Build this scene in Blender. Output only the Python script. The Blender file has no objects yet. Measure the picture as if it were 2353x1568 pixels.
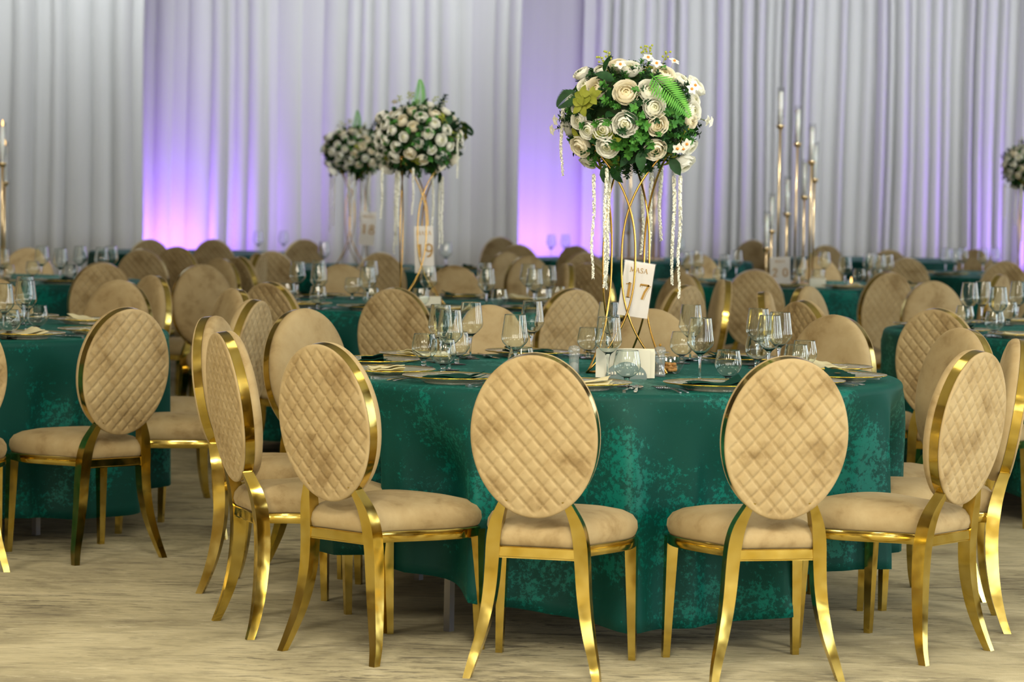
import bpy, bmesh, math, random
from mathutils import Vector, Matrix, noise
R_ = math.radians
scene = bpy.context.scene
col = scene.collection

# ------------------------------------------------------------------ camera
PITCH, ROLL, CAM_H = 0.0561, 0.0183, 1.4111
cam_data = bpy.data.cameras.new('camera')
cam_data.sensor_width = 36.0
cam_data.lens = 6304.8 / 2353.0 * 36.0
cam_data.clip_end = 200
cam_data.dof.use_dof = True
cam_data.dof.focus_distance = 8.7
cam_data.dof.aperture_fstop = 4.6
cam = bpy.data.objects.new('camera', cam_data)
cam.matrix_world = (Matrix.Translation((0, 0, CAM_H)) @ Matrix.Rotation(math.pi / 2 - PITCH, 4, 'X')
                    @ Matrix.Rotation(ROLL, 4, 'Z'))
col.objects.link(cam)
scene.camera = cam

# ------------------------------------------------------------------ world, view
world = bpy.data.worlds.new('world')
scene.world = world
world.use_nodes = True
world.node_tree.nodes['Background'].inputs[0].default_value = (0.75, 0.82, 0.9, 1)
world.node_tree.nodes['Background'].inputs[1].default_value = 0.3
scene.view_settings.view_transform = 'Standard'
scene.view_settings.look = 'None'
scene.view_settings.gamma = 1.0
scene.view_settings.use_curve_mapping = False
scene.view_settings.exposure = 0.12
scene.cycles.max_bounces = 14
scene.cycles.diffuse_bounces = 5
scene.cycles.glossy_bounces = 4
scene.cycles.transmission_bounces = 12
scene.cycles.transparent_max_bounces = 16
scene.cycles.sample_clamp_indirect = 6.0
scene.cycles.caustics_reflective = False
scene.cycles.caustics_refractive = False

# ------------------------------------------------------------------ lights of the hall
def area(name, loc, rot, sx, sy, power, colr, spread=180):
    l = bpy.data.lights.new(name, 'AREA')
    l.shape = 'RECTANGLE'
    l.size, l.size_y = sx, sy
    l.energy = power
    l.color = colr
    l.spread = R_(spread)
    o = bpy.data.objects.new(name, l)
    o.location = loc
    o.rotation_euler = rot
    col.objects.link(o)
    return o

WARM = (1.0, 0.91, 0.73)
COOL = (0.86, 0.94, 1.0)
HALL_X, HALL_Y0, HALL_Y1, HALL_Z = 9.5, -8.0, 31.0, 5.2
CEIL_LAMPS = [(x, y) for y in (-3.5, 3.0, 9.5, 16.0, 22.5) for x in (-4.6, 0.0, 4.6)]
LAMP_POWER = {-3.5: 205, 3.0: 280, 9.5: 22, 16.0: 3, 22.5: 1.5}
for (x, y) in CEIL_LAMPS:
    area('ceiling_lamp_light', (x, y, HALL_Z - 0.16), (0, 0, 0), 1.5, 1.5, LAMP_POWER[y], WARM)
RIGHT_WINDOWS = [-4.5, -0.5, 3.5, 7.5, 11.5, 15.5, 19.5, 23.5]
for y in RIGHT_WINDOWS:
    area('window_light', (HALL_X - 0.005, y, 2.1), (0, R_(90), 0), 3.0, 2.0, 190 if y < 10 else 80, COOL)
BACK_WINDOWS = [-6.0, -2.0, 2.0, 6.0]
for x in BACK_WINDOWS:
    area('window_light', (x, HALL_Y0 + 0.09, 2.2), (R_(90), 0, 0), 2.2, 3.0, 105, (1.0, 0.95, 0.86))

# unseen wash lights, added only to brighten the drapes
WASH_X = [-7.0, -4.2, -1.4, 1.4, 4.2, 7.0]
for x in WASH_X:
    area('added_drape_wash', (x, 26.6, HALL_Z - 0.2), (R_(52), 0, 0), 1.6, 0.5, 29, (0.93, 0.97, 1.0), 110)

# ------------------------------------------------------------------ node helpers
MATS = {}
def srgb(r, g, b):
    f = lambda c: (c / 255 / 12.92) if c / 255 <= 0.04045 else ((c / 255 + 0.055) / 1.055) ** 2.4
    return (f(r), f(g), f(b), 1)

def new_mat(name):
    m = bpy.data.materials.new(name)
    m.use_nodes = True
    nt = m.node_tree
    b = nt.nodes['Principled BSDF']
    MATS[name] = m
    return m, nt, b

def N(nt, typ, **kw):
    n = nt.nodes.new(typ)
    for k, v in kw.items():
        if k.startswith('i_'):
            n.inputs[k[2:].replace('_', ' ')].default_value = v
        else:
            setattr(n, k, v)
    return n

def ramp(nt, fac, stops):
    n = nt.nodes.new('ShaderNodeValToRGB')
    e = n.color_ramp.elements
    while len(e) < len(stops):
        e.new(0.5)
    for el, (p, c) in zip(e, stops):
        el.position = p
        el.color = c
    nt.links.new(fac, n.inputs[0])
    return n

def mapping(nt, scale=(1, 1, 1), rot=(0, 0, 0), coord='Object', per_object=False):
    tc = nt.nodes.new('ShaderNodeTexCoord')
    mp = nt.nodes.new('ShaderNodeMapping')
    mp.inputs['Scale'].default_value = scale
    mp.inputs['Rotation'].default_value = rot
    nt.links.new(tc.outputs[coord], mp.inputs[0])
    if per_object:
        oi = nt.nodes.new('ShaderNodeObjectInfo')
        mul = nt.nodes.new('ShaderNodeMath'); mul.operation = 'MULTIPLY'; mul.inputs[1].default_value = 37.0
        nt.links.new(oi.outputs['Random'], mul.inputs[0])
        cmb = nt.nodes.new('ShaderNodeCombineXYZ')
        for i in range(3):
            nt.links.new(mul.outputs[0], cmb.inputs[i])
        nt.links.new(cmb.outputs[0], mp.inputs['Location'])
    return mp.outputs[0]

def bump(nt, b, height, strength=0.3, dist=0.01):
    n = nt.nodes.new('ShaderNodeBump')
    n.inputs['Strength'].default_value = strength
    n.inputs['Distance'].default_value = dist
    nt.links.new(height, n.inputs['Height'])
    nt.links.new(n.outputs[0], b.inputs['Normal'])

def plain(name, colr, rough=0.5, metal=0.0, **kw):
    m, nt, b = new_mat(name)
    b.inputs['Base Color'].default_value = colr
    b.inputs['Roughness'].default_value = rough
    b.inputs['Metallic'].default_value = metal
    for k, v in kw.items():
        b.inputs[k.replace('_', ' ')].default_value = v
    return m

# velvet of the chairs: brushed pile, so lighter and darker blotches
def make_velvet():
    m, nt, b = new_mat('beige_velvet')
    v = mapping(nt, (1, 1, 1), per_object=True)
    n1 = N(nt, 'ShaderNodeTexNoise', i_Scale=8.0, i_Detail=5.0, i_Roughness=0.6, i_Distortion=0.25)
    nt.links.new(v, n1.inputs['Vector'])
    r = ramp(nt, n1.outputs[0], [(0.33, srgb(146, 123, 82)), (0.46, srgb(172, 150, 108)), (0.7, srgb(185, 165, 124))])
    nt.links.new(r.outputs[0], b.inputs['Base Color'])
    b.inputs['Roughness'].default_value = 0.85
    b.inputs['Sheen Weight'].default_value = 0.35
    b.inputs['Sheen Roughness'].default_value = 0.4
    b.inputs['Sheen Tint'].default_value = srgb(240, 215, 170)
    n2 = N(nt, 'ShaderNodeTexNoise', i_Scale=420.0, i_Detail=1.0)
    nt.links.new(v, n2.inputs['Vector'])
    bump(nt, b, n2.outputs[0], 0.12, 0.002)
make_velvet()

def make_gold():
    m, nt, b = new_mat('polished_gold')
    v = mapping(nt, (1, 1, 1), per_object=True)
    n1 = N(nt, 'ShaderNodeTexNoise', i_Scale=14.0, i_Detail=2.0)
    nt.links.new(v, n1.inputs['Vector'])
    r = ramp(nt, n1.outputs[0], [(0.3, srgb(200, 172, 78)), (0.7, srgb(222, 200, 118))])
    nt.links.new(r.outputs[0], b.inputs['Base Color'])
    b.inputs['Metallic'].default_value = 1.0
    r2 = ramp(nt, n1.outputs[0], [(0.35, (0.1, 0.1, 0.1, 1)), (0.7, (0.2, 0.2, 0.2, 1))])
    nt.links.new(r2.outputs[0], b.inputs['Roughness'])
    n2 = N(nt, 'ShaderNodeTexNoise', i_Scale=11.0, i_Detail=1.0)
    nt.links.new(v, n2.inputs['Vector'])
    bump(nt, b, n2.outputs[0], 0.15, 0.02)
make_gold()
plain('gold_wire', srgb(214, 172, 92), 0.22, 1.0)
plain('rose_gold', srgb(240, 214, 166), 0.34, 1.0)

def make_cloth():
    m, nt, b = new_mat('green_damask')
    v = mapping(nt, (1, 1, 1), per_object=True)
    big = N(nt, 'ShaderNodeTexNoise', i_Scale=3.4, i_Detail=3.0, i_Roughness=0.6)
    fine = N(nt, 'ShaderNodeTexNoise', i_Scale=58.0, i_Detail=8.0, i_Roughness=0.78)
    for n in (big, fine):
        nt.links.new(v, n.inputs['Vector'])
    mix = N(nt, 'ShaderNodeMath', operation='MULTIPLY_ADD')
    mix.inputs[1].default_value = 0.85
    nt.links.new(big.outputs[0], mix.inputs[0])
    nt.links.new(fine.outputs[0], mix.inputs[2])
    r = ramp(nt, mix.outputs[0], [(0.95, (0, 0, 0, 1)), (1.0, (0.5, 0.5, 0.5, 1)), (1.06, (1, 1, 1, 1))])
    cm = N(nt, 'ShaderNodeMix', data_type='RGBA')
    cm.inputs['A'].default_value = srgb(0, 67, 61)
    cm.inputs['B'].default_value = srgb(0, 108, 98)
    nt.links.new(r.outputs[0], cm.inputs['Factor'])
    nt.links.new(cm.outputs['Result'], b.inputs['Base Color'])
    rr = N(nt, 'ShaderNodeMapRange')
    rr.inputs['To Min'].default_value = 0.62
    rr.inputs['To Max'].default_value = 0.42
    nt.links.new(r.outputs[0], rr.inputs['Value'])
    nt.links.new(rr.outputs[0], b.inputs['Roughness'])
    b.inputs['Specular IOR Level'].default_value = 0.25
    b.inputs['Sheen Weight'].default_value = 0.22
    b.inputs['Sheen Roughness'].default_value = 0.5
    b.inputs['Sheen Tint'].default_value = srgb(10, 150, 130)
    wv = N(nt, 'ShaderNodeTexNoise', i_Scale=500.0)
    nt.links.new(v, wv.inputs['Vector'])
    bump(nt, b, wv.outputs[0], 0.08, 0.002)
make_cloth()

def make_carpet():
    m, nt, b = new_mat('carpet')
    L = nt.links
    def nz(scale, rot, sc, detail, rough, dist):
        n = N(nt, 'ShaderNodeTexNoise', i_Scale=sc, i_Detail=detail, i_Roughness=rough, i_Distortion=dist)
        L.new(mapping(nt, scale, (0, 0, R_(rot))), n.inputs['Vector'])
        return n.outputs[0]
    base = ramp(nt, nz((1, 1.3, 1), 10, 1.5, 6.0, 0.65, 0.8), [(0.3, srgb(146, 137, 111)), (0.5, srgb(188, 178, 145)), (0.7, srgb(212, 202, 168))]).outputs[0]
    patch = ramp(nt, nz((1, 1, 1), 0, 0.9, 3.0, 0.6, 0.5), [(0.42, (0, 0, 0, 1)), (0.6, (1, 1, 1, 1))]).outputs[0]
    cur = base
    for (rot, sc, lo, hi, amt) in ((28, 3.2, 0.54, 0.63, 0.75), (-24, 3.8, 0.55, 0.64, 0.7), (4, 6.5, 0.53, 0.66, 0.55)):
        st = ramp(nt, nz((1.0, 4.6, 1), rot, sc, 8.0, 0.68, 1.6), [(lo, (0, 0, 0, 1)), (hi, (1, 1, 1, 1))]).outputs[0]
        mu = N(nt, 'ShaderNodeMath', operation='MULTIPLY_ADD')
        L.new(st, mu.inputs[0]); mu.inputs[1].default_value = amt * 0.35; mu.inputs[2].default_value = 0.0
        mp = N(nt, 'ShaderNodeMath', operation='MULTIPLY'); L.new(st, mp.inputs[0]); L.new(patch, mp.inputs[1])
        mq = N(nt, 'ShaderNodeMath', operation='MULTIPLY_ADD'); L.new(mp.outputs[0], mq.inputs[0]); mq.inputs[1].default_value = amt * 0.65; L.new(mu.outputs[0], mq.inputs[2])
        mx = N(nt, 'ShaderNodeMix', data_type='RGBA')
        L.new(mq.outputs[0], mx.inputs['Factor']); L.new(cur, mx.inputs['A']); mx.inputs['B'].default_value = srgb(84, 80, 72)
        cur = mx.outputs['Result']
    lt = ramp(nt, nz((1.2, 4.0, 1), 16, 4.6, 8.0, 0.7, 1.4), [(0.56, (0, 0, 0, 1)), (0.66, (1, 1, 1, 1))]).outputs[0]
    ml = N(nt, 'ShaderNodeMath', operation='MULTIPLY'); L.new(lt, ml.inputs[0]); ml.inputs[1].default_value = 0.5
    mx = N(nt, 'ShaderNodeMix', data_type='RGBA')
    L.new(ml.outputs[0], mx.inputs['Factor']); L.new(cur, mx.inputs['A']); mx.inputs['B'].default_value = srgb(220, 211, 180)
    L.new(mx.outputs['Result'], b.inputs['Base Color'])
    b.inputs['Roughness'].default_value = 0.95
    b.inputs['Specular IOR Level'].default_value = 0.2
    n3 = N(nt, 'ShaderNodeTexNoise', i_Scale=260.0, i_Detail=2.0)
    L.new(mapping(nt), n3.inputs['Vector'])
    bump(nt, b, n3.outputs[0], 0.25, 0.004)
make_carpet()

def make_curtain():
    m, nt, b = new_mat('curtain_voile')
    v = mapping(nt, (5, 5, 0.15))
    n1 = N(nt, 'ShaderNodeTexNoise', i_Scale=1.0, i_Detail=3.0)
    nt.links.new(v, n1.inputs['Vector'])
    r = ramp(nt, n1.outputs[0], [(0.3, srgb(196, 197, 196)), (0.7, srgb(208, 209, 208))])
    nt.links.new(r.outputs[0], b.inputs['Base Color'])
    b.inputs['Roughness'].default_value = 0.8
    b.inputs['Sheen Weight'].default_value = 0.1
make_curtain()

plain('wall_paint', srgb(122, 110, 96), 0.9)
plain('ceiling_paint', srgb(200, 198, 194), 0.9)
plain('end_wall_paint', srgb(206, 203, 198), 0.9)
plain('window_frame_white', srgb(225, 225, 222), 0.5)
plain('lamp_frame', srgb(200, 180, 130), 0.4, 0.8)
plain('black_metal', srgb(26, 26, 28), 0.45, 0.3)
plain('steel_leg', srgb(150, 150, 156), 0.3, 0.8)
plain('plywood', srgb(150, 120, 84), 0.7)
plain('silver', srgb(214, 214, 214), 0.14, 1.0)
plain('chrome', srgb(232, 236, 240), 0.22, 1.0)
plain('plate_gold', srgb(226, 190, 70), 0.2, 1.0)
plain('napkin_green', srgb(4, 58, 48), 0.85, 0.0, Specular_IOR_Level=0.2)
plain('napkin_cream', srgb(226, 218, 178), 0.8)
plain('paper_cream', srgb(236, 234, 216), 0.85)
plain('card_white', srgb(238, 234, 226), 0.6)
plain('card_gold', srgb(178, 134, 48), 0.45)
plain('salt_white', srgb(240, 240, 238), 0.9)
plain('peppercorn', srgb(52, 36, 26), 0.7)
plain('nut_tan', srgb(206, 152, 84), 0.55)
plain('candle_wax', srgb(250, 250, 248), 0.5, 0.0, Subsurface_Weight=0.2)
plain('stem_green', srgb(74, 104, 40), 0.6)
plain('berry_green', srgb(168, 178, 60), 0.45)
plain('blossom_orange', srgb(232, 150, 60), 0.6)

def make_petal(name, a, bcol):
    m = bpy.data.materials.new(name)
    m.use_nodes = True
    nt = m.node_tree
    nt.nodes.remove(nt.nodes['Principled BSDF'])
    tc = N(nt, 'ShaderNodeTexCoord')
    ln = N(nt, 'ShaderNodeVectorMath', operation='LENGTH')
    nt.links.new(tc.outputs['Object'], ln.inputs[0])
    r = ramp(nt, ln.outputs['Value'], [(0.006, a), (0.020, bcol)])
    df = N(nt, 'ShaderNodeBsdfDiffuse'); tr = N(nt, 'ShaderNodeBsdfTranslucent'); mx = N(nt, 'ShaderNodeMixShader')
    mx.inputs[0].default_value = 0.18
    nt.links.new(r.outputs[0], df.inputs[0]); nt.links.new(r.outputs[0], tr.inputs[0])
    nt.links.new(df.outputs[0], mx.inputs[1]); nt.links.new(tr.outputs[0], mx.inputs[2])
    nt.links.new(mx.outputs[0], nt.nodes['Material Output'].inputs[0])
    MATS[name] = m
make_petal('flower_white', srgb(253, 253, 242), srgb(253, 253, 242))
make_petal('rose_cream', srgb(246, 246, 206), srgb(252, 252, 244))
make_petal('rose_ivory', srgb(248, 234, 186), srgb(251, 246, 228))

def make_leaf(name, a, bcol):
    m, nt, b = new_mat(name)
    n1 = N(nt, 'ShaderNodeTexNoise', i_Scale=30.0, i_Detail=2.0)
    nt.links.new(mapping(nt, per_object=True), n1.inputs['Vector'])
    r = ramp(nt, n1.outputs[0], [(0.3, a), (0.7, bcol)])
    nt.links.new(r.outputs[0], b.inputs['Base Color'])
    b.inputs['Roughness'].default_value = 0.55
    b.inputs['Specular IOR Level'].default_value = 0.25
make_leaf('leaf_dark', srgb(16, 48, 22), srgb(34, 78, 34))
make_leaf('leaf_mid', srgb(44, 104, 40), srgb(84, 146, 58))
make_leaf('leaf_olive', srgb(112, 122, 34), srgb(146, 152, 58))
make_leaf('leaf_fern', srgb(70, 140, 50), srgb(112, 182, 74))
make_leaf('moss', srgb(22, 40, 18), srgb(40, 66, 28))

def make_glass(name, colr=(1, 1, 1, 1), ior=1.45):
    m = bpy.data.materials.new(name)
    m.use_nodes = True
    nt = m.node_tree
    nt.nodes.remove(nt.nodes['Principled BSDF'])
    out = nt.nodes['Material Output']
    g = N(nt, 'ShaderNodeBsdfGlass')
    g.inputs['Color'].default_value = colr
    g.inputs['Roughness'].default_value = 0.0
    g.inputs['IOR'].default_value = ior
    nt.links.new(g.outputs[0], out.inputs[0])
    MATS[name] = m
make_glass('clear_glass', (0.98, 1.0, 0.995, 1))

# thin blown glass: light passes straight on, the surface mirrors by angle
def make_thin_glass(name, tint, extra=0.0):
    m = bpy.data.materials.new(name)
    m.use_nodes = True
    nt = m.node_tree
    nt.nodes.remove(nt.nodes['Principled BSDF'])
    out = nt.nodes['Material Output']
    fr = N(nt, 'ShaderNodeLayerWeight'); fr.inputs[0].default_value = 0.5
    pw = N(nt, 'ShaderNodeMath', operation='POWER'); pw.inputs[1].default_value = 5.0
    nt.links.new(fr.outputs['Facing'], pw.inputs[0])
    ad = N(nt, 'ShaderNodeMath', operation='MULTIPLY_ADD'); ad.inputs[1].default_value = 0.9; ad.inputs[2].default_value = 0.04 + extra
    nt.links.new(pw.outputs[0], ad.inputs[0])
    tr = N(nt, 'ShaderNodeBsdfTransparent'); tr.inputs[0].default_value = tint
    gl = N(nt, 'ShaderNodeBsdfGlossy'); gl.inputs['Roughness'].default_value = 0.02
    mx = N(nt, 'ShaderNodeMixShader')
    nt.links.new(ad.outputs[0], mx.inputs[0])
    nt.links.new(tr.outputs[0], mx.inputs[1])
    nt.links.new(gl.outputs[0], mx.inputs[2])
    nt.links.new(mx.outputs[0], out.inputs[0])
    MATS[name] = m
make_thin_glass('thin_glass', (0.985, 0.99, 0.99, 1), 0.02)
make_thin_glass('plate_glass', (0.92, 0.95, 0.93, 1), 0.05)
def cloudy(name, colr, amount):
    nt = MATS[name].node_tree
    out = nt.nodes['Material Output']
    src = out.inputs[0].links[0].from_socket
    df = N(nt, 'ShaderNodeBsdfDiffuse'); df.inputs[0].default_value = colr
    mx = N(nt, 'ShaderNodeMixShader'); mx.inputs[0].default_value = amount
    nt.links.new(src, mx.inputs[1]); nt.links.new(df.outputs[0], mx.inputs[2])
    nt.links.new(mx.outputs[0], out.inputs[0])
cloudy('plate_glass', srgb(232, 226, 206), 0.22)
make_thin_glass('frosted', (0.95, 0.97, 0.97, 1), 0.08)
cloudy('frosted', srgb(225, 232, 232), 0.18)
make_thin_glass('acrylic', (0.985, 0.985, 0.99, 1), -0.01)

def make_emit(name, colr, s):
    m = bpy.data.materials.new(name)
    m.use_nodes = True
    nt = m.node_tree
    nt.nodes.remove(nt.nodes['Principled BSDF'])
    e = N(nt, 'ShaderNodeEmission')
    e.inputs[0].default_value = colr
    e.inputs[1].default_value = s
    nt.links.new(e.outputs[0], nt.nodes['Material Output'].inputs[0])
    MATS[name] = m
make_emit('flame', (1.0, 0.55, 0.16, 1), 5.0)
make_emit('uplight_lens', (0.45, 0.2, 1.0, 1), 6.0)

# ------------------------------------------------------------------ mesh helpers
def mesh(name, verts, faces, mat, smooth=True):
    me = bpy.data.meshes.new(name)
    me.from_pydata([tuple(v) for v in verts], [], faces)
    me.materials.append(MATS[mat])
    if smooth:
        me.polygons.foreach_set('use_smooth', [True] * len(me.polygons))
    me.update()
    return me

def ob(name, me, parent=None, loc=(0, 0, 0), rot=(0, 0, 0), scale=None):
    o = bpy.data.objects.new(name, me)
    col.objects.link(o)
    o.location = loc
    o.rotation_euler = rot
    if scale is not None:
        o.scale = (scale, scale, scale) if isinstance(scale, (int, float)) else scale
    if parent is not None:
        o.parent = parent
    return o

def empty(name, loc, rz=0.0, rot=None):
    o = bpy.data.objects.new(name, None)
    o.empty_display_size = 0.1
    col.objects.link(o)
    o.location = loc
    o.rotation_euler = rot if rot is not None else (0, 0, rz)
    return o

def tag(o, label=None, cat=None, group=None, kind=None):
    if label: o['label'] = label
    if cat: o['category'] = cat
    if group: o['group'] = group
    if kind: o['kind'] = kind
    return o

class MB:
    def __init__(self):
        self.v, self.f = [], []
    def add(self, v, f):
        k = len(self.v)
        self.v += [tuple(p) for p in v]
        self.f += [tuple(i + k for i in q) for q in f]
        return self
    def box(self, x0, x1, y0, y1, z0, z1):
        v = [(x, y, z) for z in (z0, z1) for (x, y) in ((x0, y0), (x1, y0), (x1, y1), (x0, y1))]
        f = [(3, 2, 1, 0), (4, 5, 6, 7), (0, 1, 5, 4), (1, 2, 6, 5), (2, 3, 7, 6), (3, 0, 4, 7)]
        return self.add(v, f)
    def lathe(self, prof, n=24, cap=True):
        v, f = [], []
        for (r, z) in prof:
            for k in range(n):
                a = 2 * math.pi * k / n
                v.append((r * math.cos(a), r * math.sin(a), z))
        for i in range(len(prof) - 1):
            for k in range(n):
                k2 = (k + 1) % n
                f.append((i * n + k, i * n + k2, (i + 1) * n + k2, (i + 1) * n + k))
        if cap:
            if prof[0][0] > 1e-5: f.append(tuple(range(n - 1, -1, -1)))
            if prof[-1][0] > 1e-5: f.append(tuple((len(prof) - 1) * n + k for k in range(n)))
        return self.add(v, f)
    def tube(self, pts, rad, n=8, closed=False):
        pts = [Vector(p) for p in pts]
        m = len(pts)
        rad = rad if isinstance(rad, (list, tuple)) else [rad] * m
        v, f = [], []
        up = None
        for i, p in enumerate(pts):
            if closed:
                t = (pts[(i + 1) % m] - pts[i - 1]).normalized()
            else:
                t = (pts[min(i + 1, m - 1)] - pts[max(i - 1, 0)]).normalized()
            if up is None:
                up = Vector((0, 0, 1)) if abs(t.z) < 0.9 else Vector((1, 0, 0))
            a = (up - t * up.dot(t))
            a = a.normalized() if a.length > 1e-6 else t.orthogonal().normalized()
            b = t.cross(a)
            up = a
            for k in range(n):
                w = 2 * math.pi * k / n
                v.append(p + (a * math.cos(w) + b * math.sin(w)) * rad[i])
        for i in range(m if closed else m - 1):
            j = (i + 1) % m
            for k in range(n):
                k2 = (k + 1) % n
                f.append((i * n + k, i * n + k2, j * n + k2, j * n + k))
        if not closed:
            f.append(tuple(range(n - 1, -1, -1)))
            f.append(tuple((m - 1) * n + k for k in range(n)))
        return self.add(v, f)
    def loft(self, rings, close_ends=True, close_ring=True):
        n = len(rings[0])
        v = [p for r in rings for p in r]
        f = []
        for i in range(len(rings) - 1):
            for k in range(n if close_ring else n - 1):
                k2 = (k + 1) % n
                f.append((i * n + k, i * n + k2, (i + 1) * n + k2, (i + 1) * n + k))
        if close_ends:
            f.append(tuple(range(n - 1, -1, -1)))
            f.append(tuple((len(rings) - 1) * n + k for k in range(n)))
        return self.add(v, f)
    def grid(self, fn, nu, nv):
        v = [fn(i / (nu - 1), j / (nv - 1)) for j in range(nv) for i in range(nu)]
        f = [(j * nu + i, j * nu + i + 1, (j + 1) * nu + i + 1, (j + 1) * nu + i) for j in range(nv - 1) for i in range(nu - 1)]
        return self.add(v, f)
    def mesh(self, name, mat, smooth=True):
        return mesh(name, self.v, self.f, mat, smooth)

def fix_normals(me):
    bm = bmesh.new(); bm.from_mesh(me)
    bmesh.ops.recalc_face_normals(bm, faces=bm.faces)
    bm.to_mesh(me); bm.free()
    return me

def sharp(me, deg=35):
    fix_normals(me)
    me.set_sharp_from_angle(angle=R_(deg))
    return me

def catmull(pts, sub, closed=False):
    pts = [Vector(p) for p in pts]
    m = len(pts)
    out = []
    for i in range(m if closed else m - 1):
        if closed:
            a, b, c, d = pts[i - 1], pts[i], pts[(i + 1) % m], pts[(i + 2) % m]
        else:
            b, c = pts[i], pts[i + 1]
            a = pts[i - 1] if i else b * 2 - c
            d = pts[i + 2] if i + 2 < m else c * 2 - b
        for k in range(sub):
            t = k / sub
            out.append(0.5 * ((2 * b) + (c - a) * t + (2 * a - 5 * b + 4 * c - d) * t * t + (3 * b - a - 3 * c + d) * t ** 3))
    if not closed:
        out.append(pts[-1])
    return out

# ------------------------------------------------------------------ the setting
def struct(name, me, parent=None, label=None):
    o = ob(name, me, parent)
    if parent is None:
        o['kind'] = 'structure'
        if label: o['label'] = label
    return o

struct('floor', MB().box(-HALL_X, HALL_X, HALL_Y0, HALL_Y1, -0.1, 0).mesh('floor', 'carpet', False), label='beige and grey streaked carpet across the hall')
struct('ceiling', MB().box(-HALL_X, HALL_X, HALL_Y0, HALL_Y1, HALL_Z, HALL_Z + 0.1).mesh('ceiling', 'ceiling_paint', False), label='plain pale ceiling of the hall')
struct('wall_left', MB().box(-HALL_X - 0.2, -HALL_X, HALL_Y0, HALL_Y1, 0, HALL_Z).mesh('wall_left', 'wall_paint', False), label='plain pale side wall of the hall')
struct('wall_right', MB().box(HALL_X, HALL_X + 0.2, HALL_Y0, HALL_Y1, 0, HALL_Z).mesh('wall_right', 'wall_paint', False), label='side wall of the hall with tall windows')
struct('wall_back', MB().box(-HALL_X, HALL_X, HALL_Y1, HALL_Y1 + 0.2, 0, HALL_Z).mesh('wall_back', 'wall_paint', False), label='end wall hidden behind the white drapes')
struct('wall_front', MB().box(-HALL_X, HALL_X, HALL_Y0 - 0.2, HALL_Y0, 0, HALL_Z).mesh('wall_front', 'end_wall_paint', False), label='end wall behind the viewer with tall windows')

# window frames with mullions, around the daylight of each window
def window_mesh(w, h):
    b = MB()
    t, d = 0.09, 0.1
    b.box(-w / 2 - t, -w / 2, -d, 0, -h / 2 - t, h / 2 + t); b.box(w / 2, w / 2 + t, -d, 0, -h / 2 - t, h / 2 + t)
    b.box(-w / 2, w / 2, -d, 0, -h / 2 - t, -h / 2); b.box(-w / 2, w / 2, -d, 0, h / 2, h / 2 + t)
    for k in (1, 2):
        x = -w / 2 + w * k / 3
        b.box(x - 0.04, x + 0.04, -d, -0.03, -h / 2, h / 2)
    b.box(-w / 2, w / 2, -d, -0.03, h * 0.22, h * 0.22 + 0.07)
    return b.mesh('window', 'window_frame_white', False)
wm = window_mesh(2.0, 3.0)
wm2 = window_mesh(2.2, 3.0)
wi = 1
for y in RIGHT_WINDOWS:
    o = ob('window_%d' % wi, wm, None, (HALL_X - 0.1, y, 2.1), (0, 0, R_(90))); wi += 1
    o.location.x = HALL_X - 0.1
    tag(o, kind='structure', label='tall white window with mullions in the side wall')
for x in BACK_WINDOWS:
    o = ob('window_%d' % wi, wm2, None, (x, HALL_Y0 + 0.1, 2.2), (0, 0, R_(180))); wi += 1
    tag(o, kind='structure', label='tall white window with mullions behind the viewer')

lampf = MB()
for (a, b_, c, d) in ((-0.85, 0.85, -0.85, -0.76), (-0.85, 0.85, 0.76, 0.85), (-0.85, -0.76, -0.76, 0.76), (0.76, 0.85, -0.76, 0.76)):
    lampf.box(a, b_, c, d, -0.18, 0)
lampm = lampf.mesh('ceiling_lamp', 'lamp_frame', False)
for (x, y) in CEIL_LAMPS:
    o = ob('ceiling_lamp', lampm, None, (x, y, HALL_Z))
    tag(o, 'square brass-framed ceiling lamp out of view above the tables', 'lamp', 'ceiling lamps')

# ------------------------------------------------------------------ drapes
def drape(name, x0, x1, y, seed, wmin, wmax, amp, label, flat=0.0, y_end=None):
    y_end = y if y_end is None else y_end
    rnd = random.Random(seed)
    xs, ys = [], []
    x = x0
    dx = 0.008
    knots = [x0]
    amps = [0.0]
    while knots[-1] < x1:
        knots.append(knots[-1] + rnd.uniform(wmin, wmax))
        amps.append(rnd.uniform(0.35, 1.0) * amp * (0.25 if rnd.random() < flat else 1.0))
    pts = []
    i = 0
    while x < x1:
        while i + 1 < len(knots) and knots[i + 1] < x: i += 1
        t = (x - knots[i]) / (knots[min(i + 1, len(knots) - 1)] - knots[i] + 1e-9)
        s = abs(math.sin(math.pi * t)) ** 0.5
        pts.append((x, -amps[i] * s))
        x += dx
    pts.append((x1, 0))
    rows = [0.02, 0.9, 1.8, 2.8, 3.8, HALL_Z - 0.02]
    v, f = [], []
    for ri, z in enumerate(rows):
        for (px, d) in pts:
            sway = 0.012 * math.sin(px * 3.1 + z * 1.3 + seed)
            k = 0.8 + 0.2 * noise.noise(Vector((px * 1.3, z * 0.5, seed)))
            yl = y + (y_end - y) * ((px - x0) / (x1 - x0)) ** 2
            v.append((px + sway, yl + d * k + 0.02 * math.sin(px * 1.7 + seed), z))
    n = len(pts)
    for r in range(len(rows) - 1):
        for i in range(n - 1):
            f.append((r * n + i, r * n + i + 1, (r + 1) * n + i + 1, (r + 1) * n + i))
    o = ob(name, mesh(name, v, f, 'curtain_voile'))
    md = o.modifiers.new('thickness', 'SOLIDIFY'); md.thickness = 0.004; md.offset = 1
    tag(o, label, 'curtain', 'white drapes along the end wall')
    return o
drape('curtain', -9.3, -3.91, 28.9, 1, 0.12, 0.34, 0.2, 'grey-white pleated drape covering the left end of the far wall', 0.35)
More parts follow.
